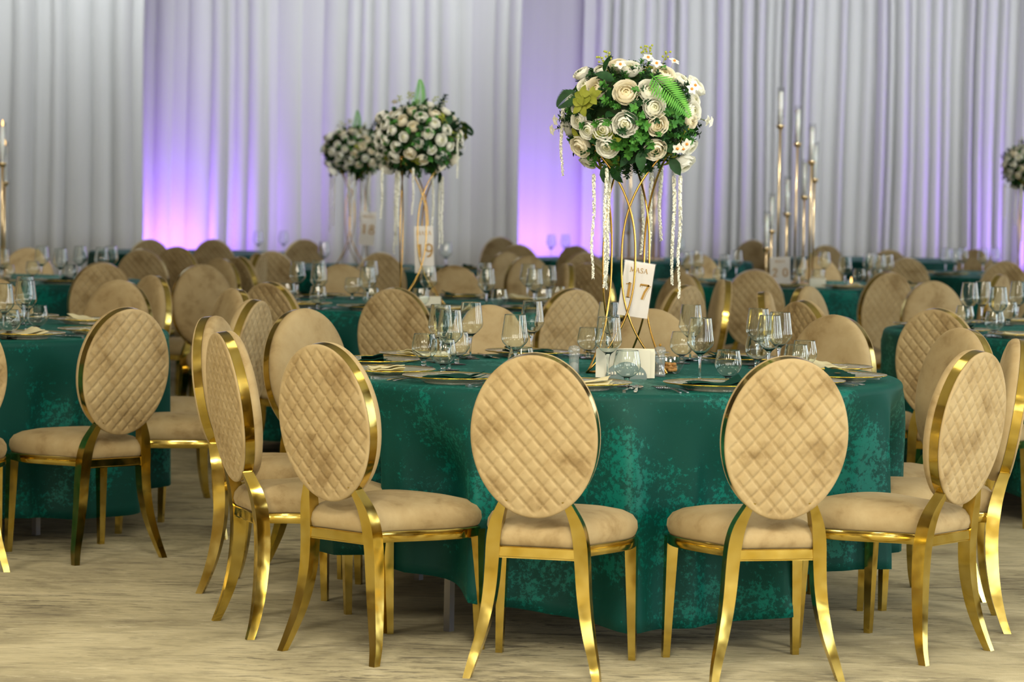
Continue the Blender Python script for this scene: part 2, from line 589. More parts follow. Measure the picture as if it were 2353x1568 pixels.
drape('curtain', -4.5, 0.044, 30.0, 2, 0.09, 0.26, 0.13, 'middle white drape with purple light at its left edge', 0.3, 28.95)
drape('curtain', -0.3, 1.0, 30.25, 4, 0.2, 0.45, 0.012, 'flat smooth drape lit bright purple behind the front bouquet')
drape('curtain', 0.73, 9.3, 29.95, 5, 0.085, 0.165, 0.30, 'tightly pleated white drape covering the right half of the far wall', 0.12)

# purple floor uplights standing in the gaps between the drapes
up_body = MB().lathe([(0.0, 0.02), (0.09, 0.02), (0.11, 0.06), (0.11, 0.2), (0.1, 0.22), (0.085, 0.225)], 20).mesh('housing', 'black_metal')
up_lens = MB().lathe([(0.0, 0.2), (0.084, 0.2), (0.084, 0.214), (0.0, 0.218)], 20).mesh('lens', 'uplight_lens')
up_foot = MB().box(-0.13, 0.13, -0.05, 0.05, 0, 0.02).mesh('foot', 'black_metal', False)
def uplight(x, y, lean_x, lean_y, power, spot, label):
    r = empty('floor_uplight', (x, y, 0))
    tag(r, label, 'uplight', 'purple uplights under the drapes')
    ob('housing', up_body, r); ob('lens', up_lens, r); ob('foot', up_foot, r)
    l = bpy.data.lights.new('uplight_beam', 'SPOT')
    l.energy = power; l.color = (0.36, 0.14, 1.0); l.spot_size = R_(spot); l.spot_blend = 0.8; l.shadow_soft_size = 0.08
    lo = bpy.data.objects.new('uplight_beam', l); col.objects.link(lo)
    lo.location = (x, y, 0.3)
    d = Vector((lean_x, lean_y, 1.0)).normalized()
    lo.rotation_euler = (-d).to_track_quat('Z', 'Y').to_euler()
    return r
uplight(-3.93, 29.2, 0.20, 0.30, 175, 150, 'black floor uplight washing the middle drape purple')
uplight(0.06, 29.3, 0.14, 0.30, 190, 150, 'black floor uplight washing the flat drape purple')
uplight(6.3, 29.0, -0.2, 0.3, 240, 150, 'black floor uplight beyond the picture edge washing the drape purple')

# ------------------------------------------------------------------ chairs
TH = 0.144
AX, BZ = 0.184, 0.2360
ZC = 0.7030
UPV = Vector((0, -math.sin(TH), math.cos(TH)))
NRM = Vector((0, -math.cos(TH), -math.sin(TH)))      # out of the quilted rear face
RIMC = Vector((0, -0.0415, ZC)) - NRM * 0.028          # centre of the gold rim
def oval(a, b, t, d):
    return RIMC + Vector((1, 0, 0)) * (a * math.cos(t)) + UPV * (b * math.sin(t)) + NRM * d

def make_chair_meshes():
    M = {}
    # quilted rear pad: a grid laid along the two seam directions, so every seam runs on mesh lines
    px, pz, sub = 0.0485, 0.0565, 8
    RE = 0.955
    def height(x, z):
        u, w = (x / px + z / pz), (x / px - z / pz)
        q = min(abs(u - round(u)), abs(w - round(w))) * 2      # 0 on the seam, 1 in the middle
        r = math.hypot(x / AX, z / BZ)
        edge = max(0.0, 1 - r ** 8)
        h = 0.0185 + 0.0125 * edge ** 0.5 * (0.25 + 0.75 * (1 - 0.5 * r * r))
        seam = math.exp(-q * 11.0) * 0.0052 + (1 - q) ** 2 * 0.0022
        return h - seam * min(1.0, max(0.0, (0.97 - r) / 0.07))
    n = 13 * sub
    inside, ids, v, f = {}, {}, [], []
    def xz(i, j):
        u, w = i / sub, j / sub
        return (u + w) * px / 2, (u - w) * pz / 2
    def vert(i, j):
        if (i, j) not in ids:
            x, z = xz(i, j)
            r = math.hypot(x / AX, z / BZ)
            if r > RE: x, z = x * RE / r, z * RE / r
            ids[(i, j)] = len(v)
            v.append(RIMC + Vector((x, 0, 0)) + UPV * z + NRM * height(x, z))
        return ids[(i, j)]
    def is_in(i, j):
        x, z = xz(i, j)
        return math.hypot(x / AX, z / BZ) <= RE
    for i in range(-n, n):
        for j in range(-n, n):
            c = [(i, j), (i + 1, j), (i + 1, j + 1), (i, j + 1)]
            if any(is_in(*q) for q in c):
                f.append(tuple(vert(*q) for q in c))
    me = mesh('quilted_pad', v, f, 'beige_velvet')
    bm = bmesh.new(); bm.from_mesh(me)
    bmesh.ops.remove_doubles(bm, verts=[q for q in bm.verts if q.is_boundary], dist=0.0016)
    for (r, h) in ((0.985, 0.0222), (1.003, 0.0192), (1.004, 0.0158), (0.985, 0.0142)):
        edges = [e for e in bm.edges if e.is_boundary]
        ret = bmesh.ops.extrude_edge_only(bm, edges=edges)
        for q in ret['geom']:
            if isinstance(q, bmesh.types.BMVert):
                d = q.co - RIMC
                x, z = d.x, d.dot(UPV)
                k = r / math.hypot(x / AX, z / BZ)
                q.co = RIMC + Vector((x * k, 0, 0)) + UPV * (z * k) + NRM * h
    bmesh.ops.remove_doubles(bm, verts=bm.verts, dist=0.0006)
    bmesh.ops.recalc_face_normals(bm, faces=bm.faces)
    for q in bm.faces: q.smooth = True
    bm.to_mesh(me); bm.free()
    M['quilted_pad'] = me
    # smooth front pad
    b = MB()
    rings = []
    na = 72
    for r, h in ((0.985, 0.0142), (1.003, 0.0165), (1.005, 0.025), (0.99, 0.036), (0.95, 0.044), (0.85, 0.051), (0.6, 0.057), (0.3, 0.059), (0.02, 0.060)):
        rings.append([oval(AX * r, BZ * r, 2 * math.pi * k / na, -h) for k in range(na)])
    b.loft(rings)
    M['front_pad'] = fix_normals(b.mesh('front_pad', 'beige_velvet'))
    # gold rim band around the oval
    b = MB()
    na = 96
    sec = [(0.0, 0.0150), (0.0048, 0.0150), (0.0048, -0.0150), (0.0, -0.0150)]
    rings = [[oval(AX - 0.0036 + e, BZ - 0.0036 + e, 2 * math.pi * k / na, d) for (e, d) in sec] for k in range(na + 1)]
    b.loft(rings, close_ends=False)
    M['back_rim'] = sharp(b.mesh('back_rim', 'polished_gold'), 30)
    # rear legs, flat bars curving up into the rim
    path = [(0.000, -0.191, 0.000, 0.022, 0.024), (0.05, -0.179, 0.018, 0.026, 0.028), (0.12, -0.160, 0.036, 0.031, 0.034),
            (0.19, -0.146, 0.047, 0.035, 0.038), (0.26, -0.137, 0.053, 0.038, 0.041), (0.33, -0.132, 0.053, 0.040, 0.042),
            (0.40, -0.127, 0.046, 0.041, 0.042), (0.455, -0.117, 0.033, 0.037, 0.039), (0.507, -0.097, 0.014, 0.026, 0.035), (0.520, -0.090, 0.008, 0.022, 0.034)]
    fine = catmull([(p[0], p[1], p[2]) for p in path], 4)
    wid = catmull([(p[3], p[4], 0) for p in path], 4)
    for side, nm in ((1, 'l'), (-1, 'r')):
        rings = []
        for p, w in zip(fine, wid):
            z, x, y = p[0], p[1] * side, p[2]
            hw, hd = w[0] / 2, w[1] / 2
            rings.append([(x - hw, y - hd, z), (x + hw, y - hd, z), (x + hw, y + hd, z), (x - hw, y + hd, z)])
        b = MB(); b.loft(rings)
        M['rear_leg_' + nm] = sharp(b.mesh('rear_leg', 'polished_gold'), 40)
    # front legs
    for side, nm in ((-1, 'l'), (1, 'r')):
        x, y = 0.197 * side, 0.44
        rings = []
        for z, w in ((0.0, 0.021), (0.18, 0.028), (0.372, 0.036)):
            c = x + side * 0.008 * (1 - z / 0.372); h = w / 2
            yy = y + 0.012 * (1 - z / 0.372)
            rings.append([(c - h, yy - h, z), (c + h, yy - h, z), (c + h, yy + h, z), (c - h, yy + h, z)])
        b = MB(); b.loft(rings)
        M['front_leg_' + nm] = sharp(b.mesh('front_leg', 'polished_gold'), 40)
    # seat outline (waisted behind, rounded in front)
    half = [(0.118, 0.035), (0.124, 0.09), (0.142, 0.15), (0.176, 0.22), (0.208, 0.30), (0.219, 0.37), (0.208, 0.435), (0.165, 0.482), (0.09, 0.505)]
    pts = [(x, y, 0) for x, y in half] + [(0, 0.51, 0)] + [(-x, y, 0) for x, y in reversed(half)]
    out = catmull(pts, 5)
    # straight rear edge
    n_rear = 8
    rear = [Vector((-0.118 + 0.236 * (k + 1) / n_rear, 0.035, 0)) for k in range(n_rear - 1)]
    loop = out + rear
    C = Vector((0, 0.29, 0))
    def ring(s, z, inset=0.0):
        r = []
        for p in loop:
            d = (p - C)
            q = C + d * s
            if inset: q = q - d.normalized() * inset
            r.append((q.x, q.y, z))
        return r
    b = MB()
    b.loft([ring(0.97, 0.380), ring(1.0, 0.388), ring(1.025, 0.405), ring(1.015, 0.425), ring(0.96, 0.443), ring(0.85, 0.456), ring(0.65, 0.466), ring(0.4, 0.471), ring(0.15, 0.473), ring(0.02, 0.4735)])
    M['seat_cushion'] = fix_normals(b.mesh('seat_cushion', 'beige_velvet'))
    b = MB()
    b.loft([ring(1.0, 0.350, 0.03), ring(1.0, 0.350), ring(1.012, 0.353), ring(1.012, 0.379), ring(1.0, 0.382), ring(1.0, 0.382, 0.03)], close_ends=False)
    M['seat_frame'] = sharp(b.mesh('seat_frame', 'polished_gold'), 40)
    M['rear_rail'] = sharp(MB().box(-0.122, 0.122, 0.034, 0.058, 0.348, 0.379).mesh('rear_rail', 'polished_gold', False), 30)
    return M
CM = make_chair_meshes()

CHAIRS = []
def chair(table, x, y, yaw):
    r = empty('banquet_chair', (x, y, 0), R_(yaw))
    tag(r, None, 'chair', 'gold and beige oval-back chairs')
    for nm, key in (('quilted_pad', 'quilted_pad'), ('front_pad', 'front_pad'), ('back_rim', 'back_rim'), ('rear_leg', 'rear_leg_l'), ('rear_leg', 'rear_leg_r'),
                    ('front_leg', 'front_leg_l'), ('front_leg', 'front_leg_r'), ('seat_cushion', 'seat_cushion'), ('seat_frame', 'seat_frame'), ('rear_rail', 'rear_rail')):
        ob(nm, CM[key], r)
    CHAIRS.append((table, x, y, yaw, r))
    return r

TABLES = {  # centre x, centre y
    'T17': (0.31, 9.27), 'L1': (-2.42, 11.23), 'R1': (2.72, 12.6), 'T19': (-0.5, 14.3), 'L2': (-3.25, 16.8), 'R2': (1.86, 18.5),
    'F1': (-1.1, 20.5), 'F2': (1.1, 24.2), 'F3': (-2.7, 24.0), 'F4': (3.9, 21.6), 'F5': (3.6, 26.0)}
CHAIR_LIST = [
    ('T17', 0.074, 7.773, -13.4), ('T17', 0.782, 7.835, 12.9), ('T17', -0.531, 8.096, -40.5), ('T17', 1.3765, 8.312, 50.0),
    ('T17', -0.865, 8.587, -68), ('T17', -1.012, 9.529, -103), ('T17', -0.761, 10.21, -136), ('T17', -0.087, 10.807, -163), ('T17', 0.543, 10.723, 171),
    ('T17', 1.22, 10.489, 142), ('T17', 1.56, 9.64, 120), ('T17', 1.63, 8.987, 86),
    ('L1', -1.4375, 10.098, 41), ('L1', -1.98, 9.72, 16), ('L1', -1.066, 10.959, 73), ('L1', -1.251, 12.02, 120), ('L1', -1.852, 12.808, 155), ('L1', -1.80, 13.5, 126), ('L1', -2.43, 12.784, -170),
    ('T19', -0.525, 12.53, -22), ('T19', 0.262, 12.834, 33), ('T19', -1.127, 12.951, -38), ('T19', -1.0, 16.0, -170), ('T19', -0.35, 16.1, 172), ('T19', 1.081, 14.476, 93), ('T19', 0.826, 13.585, 52), ('T19', 0.936, 15.474, 128),
    ('T19', 0.30, 17.0, 100),
    ('L2', -2.346, 15.585, 22), ('L2', -3.26, 18.4, 178), ('L2', -1.743, 15.429, -150), ('L2', -1.805, 16.67, 140),
    ('R2', 1.454, 16.508, -5), ('R2', 0.495, 17.273, -40), ('R2', 1.36, 20.3, 178), ('R2', 2.217, 20.009, 170), ('R2', 2.249, 16.566, 25),
    ('R1', 1.21, 12.838, -98), ('R1', 1.491, 13.654, -122), ('R1', 1.287, 11.903, -60), ('R1', 1.771, 11.347, -35), ('R1', 2.282, 14.85, -165),
    ('F1', -0.924, 19.003, 8), ('F1', -0.034, 19.723, -140), ('F1', -1.70, 17.25, -50), ('F1', -1.72, 18.15, 80), ('F1', -1.656, 18.811, 5), ('F1', 0.112, 18.69, -150),
    ('F3', -2.531, 18.751, -8), ('F3', -2.907, 21.892, 15), ('F3', -2.39, 19.6, -28), ('F3', -2.441, 22.338, 0), ('F3', -1.766, 23.011, 20),
    ('F2', -0.134, 25.692, 10), ('F2', 0.041, 22.477, -10), ('F2', 0.52, 22.362, -35), ('F2', 0.512, 20.266, 20),
    ('F5', 2.314, 26.536, -10), ('F5', 2.779, 24.551, 20),
    ('F4', 2.908, 20.346, 5), ('F4', 3.154, 23.125, 12), ('F4', 3.545, 19.81, -5), ('F4', 3.985, 23.707, 175), ('F4', 2.875, 16.424, 60)]
for c in CHAIR_LIST:
    chair(*c)

# ------------------------------------------------------------------ tables and cloths
TZ, TR = 0.79, 1.0
TABLE_NAME = {'T17': 'the front table with the largest bouquet', 'L1': 'the table at the left picture edge', 'R1': 'the table at the right picture edge', 'T19': 'the middle bouquet table',
              'L2': 'the left table with lit candles', 'R2': 'the right table with tall candle tubes', 'F1': 'the far table with the leftmost bouquet',
              'F2': 'the farthest centre table', 'F3': 'the far table before the left purple glow', 'F4': 'the far right table with a bouquet',
              'F5': 'the farthest table on the right'}
leg_m = MB().box(-0.012, 0.012, -0.012, 0.012, 0, TZ - 0.03).mesh('leg', 'steel_leg', False)
top_m = sharp(MB().lathe([(0.0, TZ - 0.03), (TR - 0.03, TZ - 0.03), (TR - 0.02, TZ - 0.02), (TR - 0.03, TZ - 0.006), (0.0, TZ - 0.006)], 64, False).mesh('tabletop', 'plywood'))
brace_m = sharp(MB().lathe([(0.66, TZ - 0.07), (0.68, TZ - 0.07), (0.68, TZ - 0.03), (0.66, TZ - 0.03), (0.66, TZ - 0.07)], 48, False).mesh('under_ring', 'steel_leg'))

def cloth_mesh(key, cx, cy, seed):
    rnd = random.Random(seed)
    na = 288
    dents = []
    for (t, x, y, yaw, r) in CHAIRS:
        dx, dy = x - cx, y - cy
        d = math.hypot(dx, dy)
        if d < 2.0:
            f = (-math.sin(R_(yaw)), math.cos(R_(yaw)))
            fx, fy = dx + f[0] * 0.30, dy + f[1] * 0.30     # middle of the seat
            ang = math.atan2(fy, fx)
            reach = math.hypot(fx, fy) - 0.245
            if reach < TR + 0.06:
                dents.append((ang, reach - 0.02))
    folds = []
    nf = 15
    for k in range(nf):
        folds.append((2 * math.pi * (k + rnd.uniform(-0.3, 0.3)) / nf, rnd.uniform(0.07, 0.15), rnd.uniform(0.4, 1.0)))
    if key == 'T17':
        folds = [q for q in folds if abs(q[0] - 1.5 * math.pi) > 0.22]
        folds += [(-math.pi / 2 + 0.05, 0.075, 1.5), (-math.pi / 2 - 0.42, 0.10, 0.9), (-math.pi / 2 + 0.5, 0.09, 1.0)]
    def fold(a):
        s = 0
        for (c, w, h) in folds:
            d = (a - c + math.pi) % (2 * math.pi) - math.pi
            s += h * math.exp(-(d / w) ** 2)
        return s
    v, f = [], []
    rings = []
    for r in (0.0001, 0.3, 0.6, 0.85, 0.96, 0.985):
        rings.append([(r * math.cos(2 * math.pi * k / na), r * math.sin(2 * math.pi * k / na), TZ) for k in range(na)])
    ph = rnd.uniform(0, 6)
    def hem(a):
        return 0.135 + 0.045 * math.sin(2 * a + ph) + 0.02 * math.sin(5 * a + ph * 2)
    if key == 'T17':
        def hem(a):
            d = (a + math.pi / 2 - 0.12 + math.pi) % (2 * math.pi) - math.pi
            return 0.205 - 0.14 * math.exp(-(d / 0.52) ** 2) + 0.012 * math.sin(7 * a)
    nz = 22
    for j in range(nz + 1):
        t = j / nz
        ring = []
        for k in range(na):
            a = 2 * math.pi * k / na
            h = hem(a)
            # rounded shoulder then a nearly plumb drop
            if j < 4:
                w = (j + 1) / 5 * math.pi / 2
                r = 0.985 + 0.022 * math.sin(w); z = TZ - 0.022 * (1 - math.cos(w))
            else:
                s = (j - 4) / (nz - 4)
                z0 = TZ - 0.022
                z = z0 + (h - z0) * s
                fo = fold(a)
                r = 1.007 + s ** 0.5 * (0.10 * fo - 0.05) + 0.008 * s * math.sin(9 * a + seed)
                for (da, dr) in dents:
                    dd = (a - da + math.pi) % (2 * math.pi) - math.pi
                    g = math.exp(-(dd / 0.27) ** 2)
                    ramp_z = min(1.0, max(0.0, (0.74 - z) / 0.25))
                    ramp_z = ramp_z * ramp_z * (3 - 2 * ramp_z)
                    lim = dr + (1 - g) * 0.5
                    lim = r + (lim - r) * ramp_z
                    if lim < r: r = lim
            ring.append((r * math.cos(a), r * math.sin(a), z))
        rings.append(ring)
    # hem thickness
    for ri, ring in enumerate(rings):
        v += ring
    for i in range(len(rings) - 1):
        for k in range(na):
            k2 = (k + 1) % na
            f.append((i * na + k, (i + 1) * na + k, (i + 1) * na + k2, i * na + k2))
    me = mesh('tablecloth', v, f, 'green_damask')
    return fix_normals(me)

for i, (k, (x, y)) in enumerate(TABLES.items()):
    r = empty('round_table', (x, y, 0))
    tag(r, 'round folding table hidden under the cloth of ' + TABLE_NAME[k], 'table', 'round banquet tables')
    ob('tabletop', top_m, r)
    ob('under_ring', brace_m, r)
    a0 = {'T17': math.atan2(-0.65, -0.51), 'L1': math.atan2(-0.42, 0.55)}.get(k, i * 0.7)
    for q in range(4):
        a = a0 + q * math.pi / 2
        rr = 0.8 if k == 'T17' else 0.69
        ob('leg', leg_m, r, (rr * math.cos(a), rr * math.sin(a), 0), (0, 0, a))
    o = ob('tablecloth', cloth_mesh(k, x, y, 11 + i), None, (x, y, 0))
    md = o.modifiers.new('thickness', 'SOLIDIFY'); md.thickness = 0.0025; md.offset = -1
    tag(o, 'emerald green damask cloth on ' + TABLE_NAME[k], 'tablecloth', 'green tablecloths')

# ------------------------------------------------------------------ things that stand on the tables are labelled at the end
STOCK = []      # (kind phrase, table, x, y, object)
def stock(phrase, table, x, y, o, cat, group):
    tag(o, None, cat, group)
    STOCK.append((phrase, table, x, y, o))
    return o

# wine glass and small goblet, blown walls with an inside
def goblet_meshes(prof_out, wall, stem, foot):
    inner = [(max(r - wall, 0.0006), z) for (r, z) in prof_out]
    inner[0] = (0.0006, prof_out[0][1] + 0.004)
    b = MB()
    b.lathe(list(reversed(inner)) , 28, False)
    return b

def bowl_mesh(name, outer, wall, mat='clear_glass'):
    # closed wall: outside up, over the lip, inside down
    inner = []
    (ra, za), (rb, zb) = outer[-2], outer[-1]
    tt = 1 - 0.0012 / (zb - za)
    outer = outer[:-1] + [(ra + (rb - ra) * tt, za + (zb - za) * tt), (rb, zb)]
    for (r, z) in outer[1:]:
        inner.append((max(r - wall, 0.001), z))
    prof = [(0.0005, outer[0][1])] + outer[1:] + [(outer[-1][0] - wall * 0.5, outer[-1][1] + wall * 0.4)] + list(reversed(inner)) + [(0.0005, outer[1][1] + wall * 3)]
    return fix_normals(MB().lathe(prof, 32, False).mesh(name, mat))

W_BOWL = bowl_mesh('bowl', [(0.004, 0.084), (0.012, 0.086), (0.026, 0.098), (0.040, 0.114), (0.0443, 0.124), (0.0440, 0.131), (0.0415, 0.150), (0.0385, 0.175), (0.0345, 0.205)], 0.0009)
W_STEM = fix_normals(MB().lathe([(0.0, 0.0045), (0.006, 0.005), (0.0042, 0.012), (0.0036, 0.03), (0.0040, 0.055), (0.0062, 0.075), (0.0105, 0.0855), (0.0, 0.0862)], 14, False).mesh('stem', 'clear_glass'))
W_FOOT = fix_normals(MB().lathe([(0.0, 0.0), (0.034, 0.0), (0.0355, 0.001), (0.034, 0.0022), (0.018, 0.0038), (0.006, 0.0055), (0.0, 0.0056)], 28, False).mesh('foot', 'clear_glass'))
S_BOWL = bowl_mesh('bowl', [(0.004, 0.029), (0.012, 0.030), (0.024, 0.036), (0.036, 0.047), (0.0428, 0.060), (0.0433, 0.070), (0.0415, 0.083), (0.0385, 0.098), (0.035, 0.115)], 0.001)
S_STEM = fix_normals(MB().lathe([(0.0, 0.0045), (0.010, 0.005), (0.0078, 0.012), (0.0075, 0.018), (0.0105, 0.029), (0.0, 0.0312)], 14, False).mesh('stem', 'clear_glass'))
S_FOOT = fix_normals(MB().lathe([(0.0, 0.0), (0.031, 0.0), (0.0325, 0.001), (0.031, 0.0024), (0.016, 0.0044), (0.0, 0.0056)], 28, False).mesh('foot', 'clear_glass'))

def wine_glass(t, x, y):
    r = empty('wine_glass', (x, y, TZ))
    ob('bowl', W_BOWL, r); ob('stem', W_STEM, r); ob('foot', W_FOOT, r)
    stock('tall stemmed wine glasses', t, x, y, r, 'wine glass', 'tall wine glasses')
def goblet(t, x, y):
    r = empty('goblet_glass', (x, y, TZ))
    ob('bowl', S_BOWL, r); ob('stem', S_STEM, r); ob('foot', S_FOOT, r)
    stock('short round goblets', t, x, y, r, 'goblet', 'short goblets')

WINE = [('T17', -0.252, 9.614), ('T17', -0.209, 9.221), ('T17', -0.149, 9.85), ('T17', 0.009, 8.96), ('T17', 0.073, 10.06), ('T17', 0.355, 10.1), ('T17', 0.313, 8.897), ('T17', 0.650, 9.98), ('T17', 0.616, 8.955), ('T17', 0.875, 9.75), ('T17', 0.867, 9.235), ('T17', 0.926, 9.49),
    ('T19', -1.147, 14.588), ('T19', -1.052, 14.85), ('T19', -0.994, 14.034), ('T19', -0.78, 15.0), ('T19', -0.734, 13.815), ('T19', -0.156, 15.0), ('T19', -0.133, 13.89), ('T19', 0.08, 14.86), ('T19', 0.11, 14.04), ('T19', 0.19, 14.65), ('T19', -0.437, 14.156),
    ('L1', -2.068, 11.617), ('L1', -1.98, 11.15), ('L1', -2.005, 10.785), ('R1', 2.178, 13.08), ('R1', 2.278, 13.3), ('R1', 2.218, 12.53), ('R1', 2.469, 13.4),
    ('L2', -2.995, 16.068), ('L2', -2.899, 16.86), ('L2', -2.694, 16.313), ('L2', -2.692, 17.036), ('L2', -2.53, 16.85), ('L2', -2.521, 17.2),
    ('R2', 2.188, 19.316), ('R2', 2.176, 17.992), ('R2', 2.478, 19.116), ('R2', 2.494, 18.69), ('R2', 2.572, 18.869), ('R2', 1.261, 18.866), ('R2', 1.167, 18.416), ('R2', 1.373, 17.859), ('R2', 1.571, 19.326), ('R2', 1.844, 17.68),
    ('F4', 3.37, 21.4), ('F4', 3.40, 21.1), ('F4', 3.56, 21.75), ('F4', 3.68, 21.5), ('F4', 3.84, 21.9), ('F1', -1.36, 19.7), ('F1', -0.5, 20.3), ('F3', -2.18, 23.4), ('F3', -1.98, 23.6), ('F2', 0.33, 24.2), ('F2', 0.46, 24.4), ('F2', 1.44, 23.8)]
GOBLETS = [('T17', -0.3, 9.36), ('T17', -0.226, 9.05), ('T17', -0.19, 9.52), ('T17', 0.03, 8.66), ('T17', 0.280, 9.98), ('T17', 0.363, 8.604), ('T17', 0.608, 9.8), ('T17', 0.690, 8.72), ('T17', 0.862, 9.62), ('T17', 1.000, 9.36), ('T17', 0.945, 9.1),
    ('T19', -1.137, 13.858), ('T19', -0.959, 13.5), ('T19', -0.867, 14.804), ('T19', -0.695, 13.45), ('T19', -0.067, 13.55), ('T19', 0.153, 13.75), ('T19', 0.229, 14.1), ('T19', -0.453, 13.5),
    ('L1', -1.933, 10.528), ('L1', -1.895, 10.932), ('L1', -1.99, 10.98), ('R1', 2.113, 12.015), ('R1', 2.073, 12.571), ('R1', 2.375, 13.133), ('L2', -2.95, 16.0), ('L2', -2.926, 16.7), ('L2', -2.62, 16.2),
    ('R2', 2.003, 18.033), ('R2', 2.324, 18.422), ('R2', 1.342, 17.85), ('R2', 1.222, 18.2), ('R2', 1.887, 18.154), ('R2', 2.447, 18.5)]
for g in WINE: wine_glass(*g)
for g in GOBLETS: goblet(*g)

# charger plates, napkins, cutlery
PL_DISC = fix_normals(MB().lathe([(0.0, 0.003), (0.085, 0.003), (0.098, 0.006), (0.125, 0.016), (0.158, 0.021), (0.158, 0.0245), (0.124, 0.0195), (0.096, 0.0095), (0.084, 0.0065), (0.0, 0.0065)], 56, False).mesh('disc', 'plate_glass'))
PL_RIM = fix_normals(MB().tube([(0.1605 * math.cos(2 * math.pi * k / 56), 0.1605 * math.sin(2 * math.pi * k / 56), 0.0232) for k in range(56)], 0.0019, 8, True).mesh('gold_rim', 'plate_gold'))
PL_FOOT = fix_normals(MB().lathe([(0.088, 0.0), (0.092, 0.0), (0.094, 0.006), (0.086, 0.006), (0.088, 0.0)], 40, False).mesh('foot_ring', 'plate_glass'))
def napkin_mesh(mat, seed, L=0.2, W=0.105):
    rnd = random.Random(seed)
    b = MB()
    for lay in range(3):
        z0 = 0.003 + lay * 0.0045
        sk = 0.012 * lay
        ph = rnd.uniform(0, 6)
        def fn(u, v):
            x = (u - 0.5) * L * (1 - 0.06 * lay)
            y = (v - 0.5) * W * (1 - 0.14 * lay) + sk * (u - 0.5)
            z = z0 + 0.005 * (0.5 + 0.5 * math.sin(u * 7 + ph)) * (lay + 1) * 0.5 + 0.012 * max(0, u - 0.72) * 6 * (0.4 + 0.6 * v) * (0.4 + 0.3 * lay) + 0.002 * math.sin(v * 9 + ph)
            return (x, y, z)
        def fn2(u, v):
            x, y, z = fn(u, v)
            return (x, y, z - 0.0022)
        n0 = len(b.v)
        b.grid(fn, 12, 7)
        n1 = len(b.v)
        b.grid(fn2, 12, 7)
        # side walls
        edge = [i for i in range(12)] + [12 * j + 11 for j in range(1, 7)] + [12 * 6 + i for i in range(10, -1, -1)] + [12 * j for j in range(5, 0, -1)]
        for q in range(len(edge)):
            a, c = edge[q], edge[(q + 1) % len(edge)]
            b.f.append((n0 + a, n0 + c, n1 + c, n1 + a))
    return sharp(b.mesh('napkin', mat), 50)
NAP_G = [napkin_mesh('napkin_green', s) for s in (1, 2)]
NAP_C = [napkin_mesh('napkin_cream', s) for s in (3, 4)]
motif = MB()
for k in range(9):
    a = k / 9 * 2 * math.pi
    motif.add([(0, 0, 0), (0.017 * math.cos(a), 0.008 * math.sin(a), 0), (0.02 * math.cos(a + 0.3), 0.01 * math.sin(a + 0.3), 0), (0.012 * math.cos(a + 0.5), 0.006 * math.sin(a + 0.5), 0)], [(0, 1, 2, 3)])
MOTIF = motif.mesh('gold_motif', 'card_gold', False)

def plate(t, x, y, ang, nap):
    r = empty('charger_plate', (x, y, TZ), ang)
    ob('disc', PL_DISC, r); ob('gold_rim', PL_RIM, r); ob('foot_ring', PL_FOOT, r)
    stock('gold-rimmed glass plates', t, x, y, r, 'plate', 'gold-rimmed charger plates')
    if nap is not None:
        n = empty('cloth_napkin' if nap == 'g' else 'paper_napkin', (x, y, TZ + 0.0075), ang + random.uniform(-0.3, 0.3))
        k = random.randrange(2)
        ob('fabric' if nap == 'g' else 'fold', (NAP_G if nap == 'g' else NAP_C)[k], n)
        ob('gold_motif', MOTIF, n, (-0.03, 0, 0.0215), (0, 0, 0.4))
        stock('dark green napkins' if nap == 'g' else 'cream napkins', t, x, y, n, 'napkin', 'folded green napkins' if nap == 'g' else 'folded cream napkins')

# fork, knife, spoon, lying along -y (handle toward the diner)
def fork_mesh():
    b = MB()
    for k in range(4):
        x = -0.0105 + 0.007 * k
        b.tube([(x, 0.055, 0.006), (x, 0.075, 0.009), (x * 0.95, 0.1, 0.006)], [0.0016, 0.0016, 0.0009], 6)
    rings = []
    for y, w, z in ((0.058, 0.024, 0.006), (0.045, 0.023, 0.004), (0.034, 0.012, 0.004), (0.02, 0.006, 0.006), (-0.04, 0.007, 0.008), (-0.085, 0.012, 0.005), (-0.1, 0.013, 0.003), (-0.105, 0.007, 0.003)):
        h = 0.0013
        rings.append([(-w / 2, y, z - h), (w / 2, y, z - h), (w / 2, y, z + h), (-w / 2, y, z + h)])
    b.loft(rings)
    return sharp(b.mesh('fork', 'silver'), 40)
def knife_mesh():
    b = MB()
    rings = []
    for y, w, z, h in ((0.115, 0.004, 0.002, 0.0006), (0.10, 0.014, 0.002, 0.0008), (0.06, 0.019, 0.002, 0.001), (0.015, 0.016, 0.002, 0.0012), (0.01, 0.009, 0.004, 0.003), (-0.05, 0.01, 0.004, 0.0035), (-0.1, 0.014, 0.0045, 0.0045), (-0.108, 0.01, 0.0045, 0.004)):
        rings.append([(-w / 2, y, z - h), (w / 2, y, z - h), (w / 2, y, z + h), (-w / 2, y, z + h)])
    b.loft(rings)
    return sharp(b.mesh('knife', 'silver'), 40)
def spoon_mesh():
    b = MB()
    rings = []
    for y, w, z in ((0.1, 0.006, 0.007), (0.094, 0.022, 0.005), (0.075, 0.036, 0.003), (0.055, 0.034, 0.003), (0.04, 0.016, 0.005), (0.03, 0.007, 0.008), (-0.04, 0.008, 0.008), (-0.09, 0.013, 0.0055), (-0.104, 0.013, 0.005), (-0.108, 0.008, 0.005)):
        h = 0.0014
        c = 0.004 if y > 0.05 else 0
        rings.append([(-w / 2, y, z + c - h), (0, y, z - h), (w / 2, y, z + c - h), (w / 2, y, z + c + h), (0, y, z + h), (-w / 2, y, z + c + h)])
    b.loft(rings)
    return sharp(b.mesh('spoon', 'silver'), 40)
FORK, KNIFE, SPOON = fork_mesh(), knife_mesh(), spoon_mesh()
